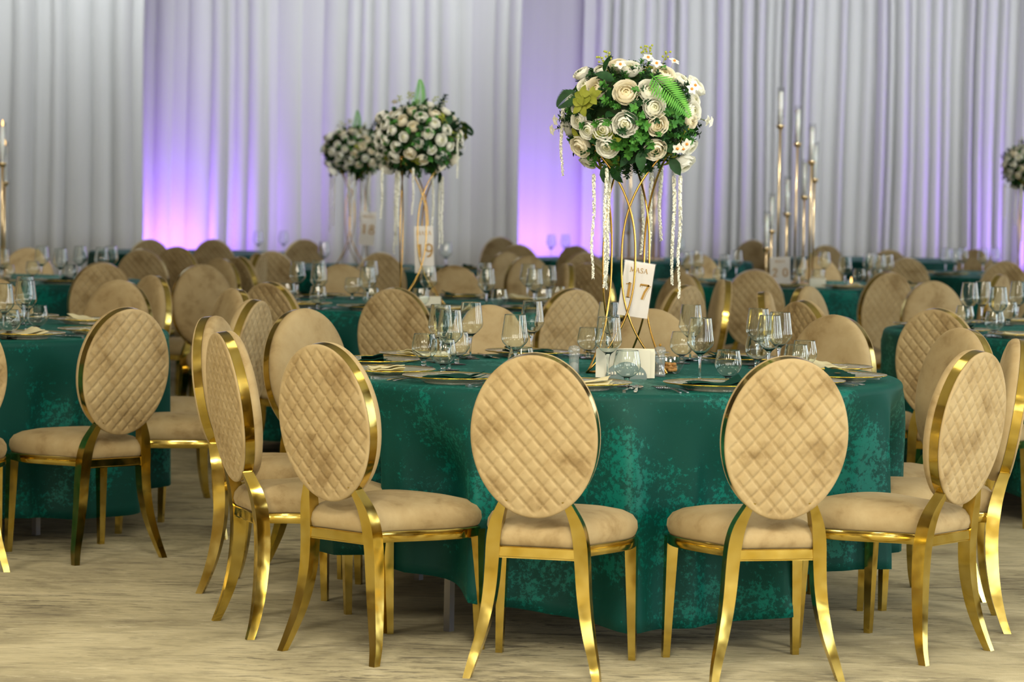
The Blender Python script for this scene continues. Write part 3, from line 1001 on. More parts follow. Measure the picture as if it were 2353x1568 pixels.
def cutlery(t, px, py, ang, pieces):
    # ang: rotation so local +y points to the table centre
    for kind, lx in pieces:
        ly = -0.01
        x = px + lx * math.cos(ang) - ly * math.sin(ang)
        y = py + lx * math.sin(ang) + ly * math.cos(ang)
        cx, cy = TABLES[t]
        d = math.hypot(x - cx, y - cy)
        if d > 0.865:      # the whole piece lies on the table
            x, y = cx + (x - cx) * 0.865 / d, cy + (y - cy) * 0.865 / d
        me = {'fork': FORK, 'knife': KNIFE, 'spoon': SPOON}[kind]
        o = ob('table_' + kind, me, None, (x, y, TZ), (0, 0, ang + random.uniform(-0.06, 0.06)))
        stock('silver %ss' % {'knife': 'knive'}.get(kind, kind), t, x, y, o, kind, 'silver table cutlery')

random.seed(5)
SEATS17 = [(-100, 'g'), (-64, 'c'), (-38, 'g'), (-7, 'c'), (24, 'g'), (48, 'c'), (74, 'g'), (104, 'c'), (141, 'g'), (172, None), (-162, 'g'), (-129, 'c')]
def setting(t, azdeg, nap, pieces, r=0.80):
    cx, cy = TABLES[t]
    a = R_(azdeg)
    x, y = cx + r * math.sin(a), cy - r * math.cos(a)
    plate(t, x, y, a, nap)
    if pieces:
        cutlery(t, x, y, a, pieces)
FULL = (('fork', -0.150), ('fork', -0.174), ('knife', 0.152), ('spoon', 0.178))
HALF = (('fork', -0.20), ('knife', 0.20))
for az, nap in SEATS17:
    setting('T17', az, nap, FULL)
for az in range(-165, 180, 30):
    setting('T19', az, 'g' if (az // 30) % 2 else 'c', HALF if abs(az) < 80 else None)
for az, nap in ((41, 'c'), (14, 'c'), (72, 'c'), (102, 'g'), (132, 'c'), (160, 'g'), (-170, 'c')):
    setting('L1', az, nap, HALF if az < 80 and az > 0 else None)
for az, nap in ((-37, 'c'), (-10, 'c'), (-66, 'g'), (-98, 'c'), (-128, 'g'), (-160, 'c'), (18, 'c')):
    setting('R1', az, nap, HALF if -80 < az < 40 else None)
for t in ('L2', 'R2', 'F1', 'F4'):
    for az in range(-75, 91, 30):
        setting(t, az + (7 if t == 'R2' else 0), 'g' if (az // 30) % 3 else 'c', None)

# ------------------------------------------------------------------ middle of the number 17 table
def salt_shaker(x, y):
    r = empty('salt_shaker', (x, y, TZ))
    body = bowl_mesh('jar', [(0.002, 0.0), (0.0175, 0.001), (0.0178, 0.006), (0.0165, 0.05), (0.0175, 0.054), (0.0165, 0.058), (0.0178, 0.063)], 0.002, 'frosted')
    ob('jar', body, r)
    ob('salt', fix_normals(MB().lathe([(0.0, 0.008), (0.0138, 0.008), (0.0138, 0.036), (0.006, 0.041), (0.0, 0.042)], 20, False).mesh('salt', 'salt_white')), r)
    ob('cap', fix_normals(MB().lathe([(0.0, 0.063), (0.0185, 0.063), (0.019, 0.068), (0.0165, 0.071), (0.0195, 0.077), (0.0195, 0.086), (0.014, 0.095), (0.0, 0.098)], 24, False).mesh('cap', 'frosted')), r)
    tag(r, 'clear salt shaker half full of salt left of the napkin holder', 'shaker')
def pepper_mill(x, y):
    r = empty('pepper_mill', (x, y, TZ))
    ob('jar', bowl_mesh('jar', [(0.002, 0.0), (0.0195, 0.001), (0.0195, 0.010), (0.0165, 0.014), (0.0165, 0.05), (0.0175, 0.056), (0.0168, 0.064)], 0.0018, 'frosted'), r)
    pc = MB()
    rnd = random.Random(4)
    for k in range(90):
        a, q = rnd.uniform(0, 6.28), 0.0125 * math.sqrt(rnd.random())
        z = rnd.uniform(0.018, 0.043)
        cx, cy, s = q * math.cos(a), q * math.sin(a), 0.0024
        pc.add([(cx + s, cy, z), (cx - s, cy, z), (cx, cy + s, z), (cx, cy - s, z), (cx, cy, z + s), (cx, cy, z - s)], [(0, 2, 4), (2, 1, 4), (1, 3, 4), (3, 0, 4), (2, 0, 5), (1, 2, 5), (3, 1, 5), (0, 3, 5)])
    o = ob('peppercorns', pc.mesh('peppercorns', 'peppercorn'), r); o['kind'] = 'stuff'
    ob('head', fix_normals(MB().lathe([(0.0, 0.064), (0.0175, 0.064), (0.0175, 0.069), (0.014, 0.072), (0.019, 0.08), (0.0195, 0.088), (0.015, 0.098), (0.005, 0.101), (0.0, 0.101)], 24, False).mesh('head', 'frosted')), r)
    ob('knob', fix_normals(MB().lathe([(0.0, 0.1005), (0.003, 0.101), (0.0045, 0.105), (0.0035, 0.109), (0.0, 0.11)], 14, False).mesh('knob', 'card_gold')), r)
    tag(r, 'clear pepper mill with peppercorns right of the napkin holder', 'pepper mill')
salt_shaker(0.208, 9.133)
pepper_mill(0.4927, 9.104)

def napkin_holder(x, y):
    r = empty('napkin_holder', (x, y, TZ), R_(-2))
    for s in (-1, 1):
        b = MB()
        n = 28
        pts = [(-0.068, 0.0)] + [(0.068 * math.cos(math.pi - math.pi * k / n), 0.004 + 0.052 * math.sin(math.pi * k / n)) for k in range(n + 1)] + [(0.068, 0.0)]
        m = len(pts)
        y0 = s * 0.017
        v = [(px, y0 + s * 0.004 * pz / 0.05, pz) for px, pz in pts] + [(px, y0 + s * 0.0012 + s * 0.004 * pz / 0.05, pz) for px, pz in pts]
        f = [tuple(range(m)), tuple(range(2 * m - 1, m - 1, -1))] + [(k, (k + 1) % m, m + (k + 1) % m, m + k) for k in range(m)]
        b.add(v, f)
        ob('side_plate', sharp(b.mesh('side_plate', 'chrome', False), 30), r)
        sl = MB()
        for sx in (-1, 1):
            for q in range(3):
                cx = sx * (0.036 + 0.009 * q)
                yy = y0 + s * 0.0032
                sl.box(cx - 0.0028, cx + 0.0028, yy - 0.0015, yy + 0.0015, 0.014, 0.024 - 0.002 * q)
        ob('slots', sl.mesh('slots', 'paper_cream', False), r)
    ob('base', MB().box(-0.066, 0.066, -0.018, 0.018, 0.0, 0.0016).mesh('base', 'chrome', False), r)
    tag(r, 'half-round chrome napkin holder with slots on the front bouquet table', 'holder')
    for k in range(7):
        rnd = random.Random(k)
        L = 0.088 + rnd.uniform(-0.002, 0.002)
        dx = (-0.012 if k in (0, 1) else 0.002) + rnd.uniform(-0.002, 0.002)
        yy = -0.013 + 0.0042 * k
        b = MB()
        def fn(u, v, off=0.0):
            return ((u - 0.5) * 2 * L + dx, yy + off + 0.004 * math.sin(u * 5 + k) * v, 0.003 + v * 0.092 + 0.004 * math.sin(u * 3 + k) * v)
        b.grid(lambda u, v: fn(u, v), 8, 5); b.grid(lambda u, v: fn(u, v, 0.0022), 8, 5)
        e = [i for i in range(8)] + [8 * j + 7 for j in range(1, 5)] + [32 + i for i in range(6, -1, -1)] + [8 * j for j in range(3, 0, -1)]
        for q in range(len(e)):
            a, c = e[q], e[(q + 1) % len(e)]
            b.f.append((a, c, 40 + c, 40 + a))
        o = ob('paper_napkin', sharp(b.mesh('paper_napkin', 'paper_cream'), 40), None, (x, y, TZ), (0, 0, R_(-2)))
        tag(o, 'cream square paper napkin standing in the chrome napkin holder', 'napkin', 'paper napkins in the holder')
napkin_holder(0.3765, 8.985)

def snack_bowl(x, y):
    o = ob('snack_bowl', bowl_mesh('snack_bowl', [(0.002, 0.0), (0.028, 0.001), (0.032, 0.006), (0.042, 0.022), (0.05, 0.042), (0.054, 0.058)], 0.002, 'thin_glass'), None, (x, y, TZ))
    tag(o, 'small clear glass bowl of tan nuts behind the pepper mill', 'bowl')
    b = MB()
    prof = [(0.0, -0.013), (0.005, -0.011), (0.0072, -0.006), (0.0055, 0.0), (0.0072, 0.006), (0.005, 0.011), (0.0, 0.013)]
    nut = fix_normals(MB().lathe(prof, 10, False).mesh('snack_nut', 'nut_tan'))
    rnd = random.Random(9)
    for k in range(20):
        lvl = 0 if k < 7 else (1 if k < 15 else 2)
        rr = (0.017, 0.023, 0.017)[lvl] * math.sqrt(rnd.random())
        a = k * 2.4
        q = ob('snack_nut', nut, None, (x + rr * math.cos(a), y + rr * math.sin(a), TZ + 0.013 + 0.009 * lvl), (R_(90) + rnd.uniform(-0.3, 0.3), rnd.uniform(-0.3, 0.3), rnd.uniform(0, 6)))
        tag(q, 'tan nut in the small glass bowl behind the pepper mill', 'nut', 'nuts in the glass bowl')
snack_bowl(0.537, 9.265)

# invented ceiling spots, added to brighten the bouquets and candle tubes
SPOT_CAN = fix_normals(MB().lathe([(0.0, 0.0), (0.05, 0.0), (0.05, -0.12), (0.044, -0.12), (0.044, -0.03), (0.0, -0.03)], 20, False).mesh('can', 'black_metal'))
SPOT_ARM = MB().box(-0.01, 0.01, -0.01, 0.01, 0.0, 0.12).mesh('arm', 'black_metal', False)
def added_spot(t, back, zt, power, cone, label):
    tx, ty = TABLES[t]
    p = Vector((tx, ty - back, HALL_Z - 0.14))
    d = (Vector((tx, ty, zt)) - p).normalized()
    r = empty('added_spotlight', (p.x, p.y, HALL_Z))
    tag(r, label, 'spotlight', 'added ceiling spotlights')
    ob('arm', SPOT_ARM, r, (0, 0, -0.12))
    ob('can', SPOT_CAN, r, (0, 0, -0.12), (-d).to_track_quat('Z', 'Y').to_euler())
    l = bpy.data.lights.new('added_spot_beam', 'SPOT')
    l.energy = power; l.color = (1.0, 0.97, 0.9); l.spot_size = R_(cone); l.spot_blend = 0.5; l.shadow_soft_size = 0.04
    lo = bpy.data.objects.new('added_spot_beam', l); col.objects.link(lo)
    lo.location = p + d * 0.14
    lo.rotation_euler = (-d).to_track_quat('Z', 'Y').to_euler()
added_spot('T17', 3.6, 1.68, 150, 11, 'added ceiling spotlight brightening the front bouquet')
added_spot('T19', 3.6, 1.68, 230, 11, 'added ceiling spotlight brightening the middle bouquet')
added_spot('F1', 3.6, 1.68, 230, 11, 'added ceiling spotlight brightening the leftmost bouquet')
added_spot('F4', 3.6, 1.68, 230, 11, 'added ceiling spotlight brightening the far right bouquet')
added_spot('R2', 3.6, 1.72, 750, 15, 'added ceiling spotlight brightening the right candle tubes')
added_spot('L2', 3.6, 1.72, 560, 15, 'added ceiling spotlight brightening the left lit candles')
added_spot('F2', 3.6, 1.72, 560, 15, 'added ceiling spotlight brightening the farthest candle tubes')

# ------------------------------------------------------------------ lettering of the table cards (thick and thin strokes with serifs)
GLYPH = {
    'M': (1.15, [[(0.12, 0), (0.2, 1)], [(0.2, 1), (0.57, 0.1)], [(0.57, 0.1), (0.92, 1)], [(0.92, 1), (1.02, 0)]], [0.07, 0.15, 0.07, 0.15], [(0.12, 0), (1.02, 0), (0.17, 1), (0.95, 1)]),
    'A': (0.95, [[(0.12, 0), (0.46, 1)], [(0.46, 1), (0.82, 0)], [(0.24, 0.36), (0.7, 0.36)]], [0.07, 0.15, 0.06], [(0.12, 0), (0.82, 0)]),
    'S': (0.75, [[(0.62, 0.8), (0.55, 0.94), (0.36, 1.0), (0.17, 0.9), (0.14, 0.72), (0.25, 0.58), (0.5, 0.44), (0.62, 0.28), (0.55, 0.08), (0.34, 0.0), (0.15, 0.07), (0.1, 0.22)]], [0.11], []),
    '1': (0.62, [[(0.36, 0), (0.36, 1)], [(0.36, 1), (0.24, 0.9), (0.12, 0.88)]], [0.17, 0.06], [(0.36, 0)]),
    '7': (0.75, [[(0.1, 0.96), (0.68, 0.96)], [(0.66, 0.98), (0.44, 0.5), (0.32, 0)], [(0.1, 0.98), (0.1, 0.8)]], [0.13, 0.14, 0.05], []),
    '9': (0.75, [[(0.6, 0.68), (0.55, 0.9), (0.37, 1.0), (0.18, 0.9), (0.12, 0.68), (0.2, 0.48), (0.37, 0.42), (0.54, 0.5), (0.6, 0.68), (0.58, 0.36), (0.44, 0.1), (0.2, 0.0)]], [0.13], []),
    '8': (0.75, [[(0.37, 0.53), (0.2, 0.64), (0.18, 0.84), (0.37, 1.0), (0.56, 0.84), (0.54, 0.64), (0.37, 0.53), (0.14, 0.36), (0.14, 0.12), (0.37, 0.0), (0.6, 0.12), (0.6, 0.36), (0.37, 0.53)]], [0.12], []),
    '2': (0.75, [[(0.14, 0.74), (0.2, 0.92), (0.38, 1.0), (0.57, 0.9), (0.59, 0.7), (0.4, 0.4), (0.12, 0.06)], [(0.12, 0.06), (0.64, 0.06)]], [0.12, 0.13], []),
    '0': (0.78, [[(0.38, 0.0), (0.18, 0.14), (0.12, 0.5), (0.18, 0.86), (0.38, 1.0), (0.58, 0.86), (0.64, 0.5), (0.58, 0.14), (0.38, 0.0)]], [0.13], []),
}
def text_mesh(items):
    # items: (string, centre x, base z, height)
    b = MB()
    def stroke(pts, w, h, ox, oz, y):
        L, Rr = [], []
        pts = [Vector((p[0], p[1])) for p in pts]
        for i, p in enumerate(pts):
            t = (pts[min(i + 1, len(pts) - 1)] - pts[max(i - 1, 0)]).normalized()
            nrm = Vector((-t.y, t.x)) * w / 2
            L.append(p + nrm); Rr.append(p - nrm)
        for i in range(len(pts) - 1):
            q = [L[i], L[i + 1], Rr[i + 1], Rr[i]]
            b.add([(ox + a.x * h, y, oz + a.y * h) for a in q], [(0, 1, 2, 3)])
    for (s, cx, z, h) in items:
        width = sum(GLYPH[c][0] if c != ' ' else 0.5 for c in s) * h
        ox = cx - width / 2
        for c in s:
            if c == ' ':
                ox += 0.5 * h; continue
            w, st, ws, ser = GLYPH[c]
            for p, sw in zip(st, ws):
                stroke(p, sw, h, ox, z, 0)
                if c.isdigit():      # thin shadow line beside each stroke
                    stroke([(q[0] + 0.13, q[1] - 0.03) for q in p], 0.022, h, ox, z, 0.0)
            for (sx, sz) in ser:
                sgn = 1 if sz == 0 else -1
                stroke([(sx - 0.14, sz + sgn * 0.02), (sx + 0.14, sz + sgn * 0.02)], 0.045, h, ox, z, 0)
            ox += w * h
    return b.mesh('lettering', 'card_gold', False)

def number_card(loc, rz, lean, tilt, num, label, w=0.108, h=0.19):
    r = empty('table_number_card', loc, rot=(tilt, lean, rz))
    ob('sheet', MB().box(-w / 2 + 0.003, w / 2 - 0.003, -0.0004, 0.0004, 0.003, h - 0.003).mesh('sheet', 'card_white', False), r)
    ob('clear_sleeve', MB().box(-w / 2, w / 2, -0.0016, -0.0008, 0, h).box(-w / 2, w / 2, 0.0008, 0.0016, 0, h).mesh('clear_sleeve', 'acrylic', False), r)
    hh = h * 0.085
    x = -sum(GLYPH[c][0] for c in 'MASA') * hh / 2
    for c in 'MASA':
        gw = GLYPH[c][0] * hh
        ob('letter', text_mesh([(c, x + gw / 2, h * 0.80, hh)]), r, (0, -0.0024, 0))
        x += gw
    for c, cx in zip(num, (-w * 0.25, w * 0.24)):
        ob('digit', text_mesh([(c, cx, h * 0.34, h * 0.27)]), r, (0, -0.0024, 0))
    tag(r, label, 'sign', 'table number cards')

# ------------------------------------------------------------------ gold flower stands
STAND_H = 0.765
def stand_meshes():
    M = {}
    rc = 0.1537
    cor = [Vector((rc * math.cos(a), rc * math.sin(a), 0)) for a in (R_(90), R_(210), R_(330))]
    M['base_bar'] = []
    M['top_bar'] = []
    M['rod'] = []
    for k in range(3):
        a, b = cor[k], cor[(k + 1) % 3]
        M['base_bar'].append(MB().tube([a + Vector((0, 0, 0.004)), b + Vector((0, 0, 0.004))], 0.0035, 8).mesh('base_bar', 'gold_wire'))
        M['top_bar'].append(MB().tube([a + Vector((0, 0, STAND_H)), b + Vector((0, 0, STAND_H))], 0.0035, 8).mesh('top_bar', 'gold_wire'))
        for (p, q, o) in ((a, b, 0.0042), (b, a, -0.0042)):
            out = Vector((-(b - a).y, (b - a).x, 0)).normalized() * -o
            pts = []
            for i in range(41):
                s = i / 40
                g = 0.585 * (1 - abs(2 * s - 1) ** 2.5)
                pts.append(p + (q - p) * g + out + Vector((0, 0, 0.004 + (STAND_H - 0.004) * s)))
            M['rod'].append(MB().tube(pts, 0.0036, 8).mesh('rod', 'gold_wire'))
    M['top_ring'] = MB().tube([(0.075 * math.cos(2 * math.pi * k / 32), 0.075 * math.sin(2 * math.pi * k / 32), STAND_H) for k in range(32)], 0.0035, 8, True).mesh('top_ring', 'gold_wire')
    return M
SM = stand_meshes()
STAND_DX = {'T17': 0.075, 'T19': -0.01, 'F1': -0.09, 'F4': 0.15}     # the stands do not sit dead centre
def flower_stand(t, rz, label):
    x, y = TABLES[t]
    x += STAND_DX[t]
    r = empty('flower_stand', (x, y, TZ), rz)
    for m in SM['base_bar']: ob('base_bar', m, r)
    for m in SM['top_bar']: ob('top_bar', m, r)
    for m in SM['rod']: ob('rod', m, r)
    ob('top_ring', SM['top_ring'], r)
    tag(r, label, 'flower stand', 'gold wire flower stands')

# ------------------------------------------------------------------ bouquets
def rose_mesh(name, mat, seed, open_=1.0):
    rnd = random.Random(seed)
    b = MB()
    def petal(ang, R0, wid, th0, th1, curl, swirl):
        # patch of a squashed shell, its lip rolled outward, one side tucked under the next petal
        ph = rnd.uniform(0, 6)
        def fn(u, v):
            q = (u - 0.5) * 2
            top = th1 + 0.20 * abs(q) ** 3 + 0.05 * math.sin(q * 5 + ph)
            th = th0 + (top - th0) * v
            rr = R0 * (1 + swirl * q * (0.3 + 0.7 * v)) + curl * max(0.0, v - 0.72) ** 2 * 9 + 0.02 * math.sin(q * 6 + ph) * v
            a = ang + q * wid
            return (rr * math.sin(th) * math.cos(a), rr * math.sin(th) * math.sin(a), 0.80 * rr * math.cos(th) + 0.10)
        b.grid(fn, 8, 7)
    P = math.pi
    for (n, R0, wid, th1, curl, off) in ((3, 0.22, 1.35, 0.22, 0.0, 0.0), (4, 0.40, 1.05, 0.46, 0.03, 0.5), (5, 0.58, 0.90, 0.70, 0.08, 0.2), (5, 0.76, 0.88, 0.98, 0.14, 0.7), (6, 0.92, 0.76, 1.26, 0.18, 0.1)):
        for k in range(n):
            petal(off + k * 2 * P / n + rnd.uniform(-0.08, 0.08), R0, wid, 2.45, th1 * (0.9 + 0.12 * open_) + rnd.uniform(-0.04, 0.04), curl, 0.07)
    b.lathe([(0.0, -0.75), (0.25, -0.7), (0.16, -0.4), (0.14, 0.05), (0.0, 0.16)], 12, False)
    k = 0.031
    b.v = [(x * k, y * k, z * k) for (x, y, z) in b.v]
    return b.mesh(name, mat)
ROSES = [rose_mesh('rose', 'rose_cream', 1), rose_mesh('rose', 'rose_ivory', 2, 0.9), rose_mesh('rose', 'rose_cream', 3, 1.1)]

def leaf_patch(b, base, direction, up, L, W, fold=0.25, droop=0.2):
    d = Vector(direction).normalized()
    s = d.cross(Vector(up))
    s = s.normalized() if s.length > 1e-4 else d.orthogonal().normalized()
    u = s.cross(d)
    base = Vector(base)
    prof = [(0.0, 0.05), (0.25, 0.8), (0.5, 1.0), (0.78, 0.66), (1.0, 0.02)]
    v = []
    for t, w in prof:
        c = base + d * (L * t) - u * (droop * L * t * t)
        v += [c - s * (W / 2 * w) + u * (fold * W / 2 * w), c, c + s * (W / 2 * w) + u * (fold * W / 2 * w)]
    f = []
    for i in range(4):
        for k in range(2):
            f.append((i * 3 + k, i * 3 + k + 1, (i + 1) * 3 + k + 1, (i + 1) * 3 + k))
    b.add(v, f)

def sprig_mesh(mat, seed, L=0.085, n=9, lw=0.013, ll=0.018):
    rnd = random.Random(seed)
    b = MB()
    b.tube([(0, 0, -0.02), (0.004, 0.002, L * 0.5), (0.0, 0.008, L)], [0.0012, 0.001, 0.0006], 5)
    for k in range(n):
        z = L * (0.25 + 0.75 * k / (n - 1))
        for q in (0, 1, 2):
            a = k * 1.3 + q * 2.094 + rnd.uniform(-0.3, 0.3)
            leaf_patch(b, (0, 0, z), (math.cos(a), math.sin(a), 0.75 + rnd.uniform(-0.2, 0.3)), (0, 0, 1), ll * rnd.uniform(0.8, 1.2), lw * rnd.uniform(0.8, 1.1), 0.3, 0.3)
    return b.mesh('leaf_sprig', mat)
def broad_mesh(mat, L=0.066, W=0.036):
    b = MB()
    leaf_patch(b, (0, 0, 0), (0.12, 0, 1), (0, 1, 0.1), L, W, 0.25, 0.25)
    return b.mesh('broad_leaf', mat)
def cluster_mesh(mat):
    b = MB()
    b.tube([(0, 0, -0.02), (0, 0, 0.05)], 0.0012, 5)
    for a, z in ((0.2, 0.05), (1.5, 0.045), (2.8, 0.04), (4.1, 0.035), (5.3, 0.03)):
        leaf_patch(b, (0, 0, z), (math.cos(a), math.sin(a), 0.35), (0, 0, 1), 0.036, 0.026, 0.2, 0.3)
    return b.mesh('leaf_cluster', mat)
def fern_mesh(mat, L=0.15):
    b = MB()
    pts = []
    for i in range(13):
        t = i / 12
        pts.append(Vector((0, -0.035 * math.sin(t * 2.2), L * t - 0.03 * t * t)))
    b.tube(pts, [0.0013 * (1 - 0.7 * i / 12) for i in range(13)], 5)
    for i in range(1, 23):
        t = i / 23
        p = Vector((0, -0.035 * math.sin(t * 2.2), L * t - 0.03 * t * t))
        l = 0.046 * (1 - t) ** 0.75 * min(1.0, 0.3 + t * 6) + 0.003
        for s in (-1, 1):
            leaf_patch(b, p, (s, -0.15, 0.55), (0, -1, 0.2), l, 0.0052, 0.1, 0.15)
    return b.mesh('fern_frond', mat)
def blossom_mesh():
    b = MB()
    for k in range(5):
        a = k * 2 * math.pi / 5
        leaf_patch(b, (0.002 * math.cos(a), 0.002 * math.sin(a), 0.006), (math.cos(a), math.sin(a), 0.35), (0, 0, 1), 0.016, 0.014, 0.2, 0.3)
    b.tube([(0, 0, -0.02), (0, 0, 0.006)], 0.001, 5)
    return b.mesh('small_blossom', 'flower_white')
BLOSSOM_EYE = MB().lathe([(0.0, 0.006), (0.004, 0.007), (0.004, 0.011), (0.0, 0.013)], 8, False).mesh('eye', 'blossom_orange')
def berry_mesh():
    b = MB()
    rnd = random.Random(3)
    b.tube([(0, 0, -0.02), (0.003, 0, 0.03), (0, 0.004, 0.055)], 0.001, 5)
    for k in range(6):
        a = k * 2.3
        p = (0.009 * math.cos(a), 0.009 * math.sin(a), 0.03 + 0.006 * k)
        b.tube([(0, 0, p[2] - 0.008), p], 0.0007, 4)
        n0 = len(b.v)
        t = MB().lathe([(0.0, -0.0042), (0.003, -0.003), (0.0042, 0), (0.003, 0.003), (0.0, 0.0042)], 8, False)
        b.add([(q[0] + p[0], q[1] + p[1], q[2] + p[2]) for q in t.v], t.f)
    return b.mesh('berry_sprig', 'berry_green')
def strand_mesh(L, seed):
    rnd = random.Random(seed)
    b = MB()
    n = int(L / 0.0038)
    pts = [(0.004 * math.sin(z * 30 + seed) * (z / L), 0.003 * math.cos(z * 21 + seed), -z) for z in [L * i / 14 for i in range(15)]]
    b.tube(pts, 0.0011, 5)
    for i in range(n):
        z = L * (i + 0.5) / n
        x = 0.004 * math.sin(z * 30 + seed) * (z / L); y = 0.003 * math.cos(z * 21 + seed)
        for q in range(3):
            a = rnd.uniform(0, 6.28)
            w = 0.0092 * (1 - 0.3 * z / L)
            leaf_patch(b, (x, y, -z), (math.cos(a), math.sin(a), -0.6), (0, 0, 1), w * 1.25, w * 0.9, 0.4, 0.4)
    return b.mesh('hanging_strand', 'flower_white')
SPRIG_MID = [sprig_mesh('leaf_mid', 1), sprig_mesh('leaf_mid', 2, 0.07, 7, 0.016, 0.02)]
SPRIG_DARK = [sprig_mesh('leaf_dark', 4), sprig_mesh('leaf_dark', 6, 0.075, 8, 0.011, 0.02)]
BROAD = broad_mesh('leaf_dark')
CLUSTER = cluster_mesh('leaf_olive')
FERN, FERN_D = fern_mesh('leaf_fern', 0.18), fern_mesh('leaf_dark', 0.12)
BLOSSOM, BERRY = blossom_mesh(), berry_mesh()
STRANDS = [strand_mesh(0.36, 1), strand_mesh(0.30, 2), strand_mesh(0.42, 3), strand_mesh(0.24, 4)]
core_v = MB()
core_v.lathe([(0.0, -0.17), (0.09, -0.15), (0.16, -0.09), (0.19, -0.01), (0.185, 0.06), (0.14, 0.12), (0.07, 0.155), (0.0, 0.165)], 28, False)
CORE = core_v.mesh('moss_ball', 'moss')

SXZ = 690.0
def bq(cx, cy):         # measured sketch units of the bouquet front to metres about its centre
    return ((1200 + cx / 3.563 - 1440) / SXZ, (270 - (80 + cy / 3.563)) / SXZ)
EX, EY, EZ = 0.222, 0.215, 0.172
def on_shell(dx, dz, k=1.0, front=True):
    q = 1 - (dx / (EX * 1.12)) ** 2 - (dz / (EZ * 1.12)) ** 2
    y = EY * math.sqrt(max(0.0, q)) * (-1 if front else 1)
    if q < 0:
        s = 1 / math.sqrt(1 - q) if False else 1
    return Vector((dx * k, y * k, dz * k))
def aim(n, spin=0.0):
    q = Vector(n).to_track_quat('Z', 'Y')
    return (q.to_matrix().to_4x4() @ Matrix.Rotation(spin, 4, 'Z')).to_euler()
def frame(d, out):
    # local Z along d, local Y toward out
    z = Vector(d).normalized(); o = Vector(out)
    y = (o - z * o.dot(z)).normalized(); x = y.cross(z)
    return Matrix((x, y, z)).transposed().to_euler()
def shell_n(p):
    return Vector((p.x / EX ** 2, p.y / EY ** 2, p.z / EZ ** 2)).normalized()
FRONT_ROSES = [(430, 300, 140), (450, 410, 130), (545, 445, 195), (795, 480, 215), (990, 460, 195), (1030, 600, 195), (1060, 750, 180), (790, 745, 205),
               (1050, 955, 190), (610, 790, 180), (485, 800, 155), (405, 720, 145), (650, 940, 190), (430, 940, 185), (1120, 310, 195), (830, 265, 175), (735, 225, 150),
               (1405, 395, 190), (1375, 620, 165), (1360, 705, 125), (1310, 1075, 205), (1365, 930, 150), (500, 1070, 150), (590, 265, 110), (1280, 350, 145), (1390, 520, 125), (385, 600, 110)]
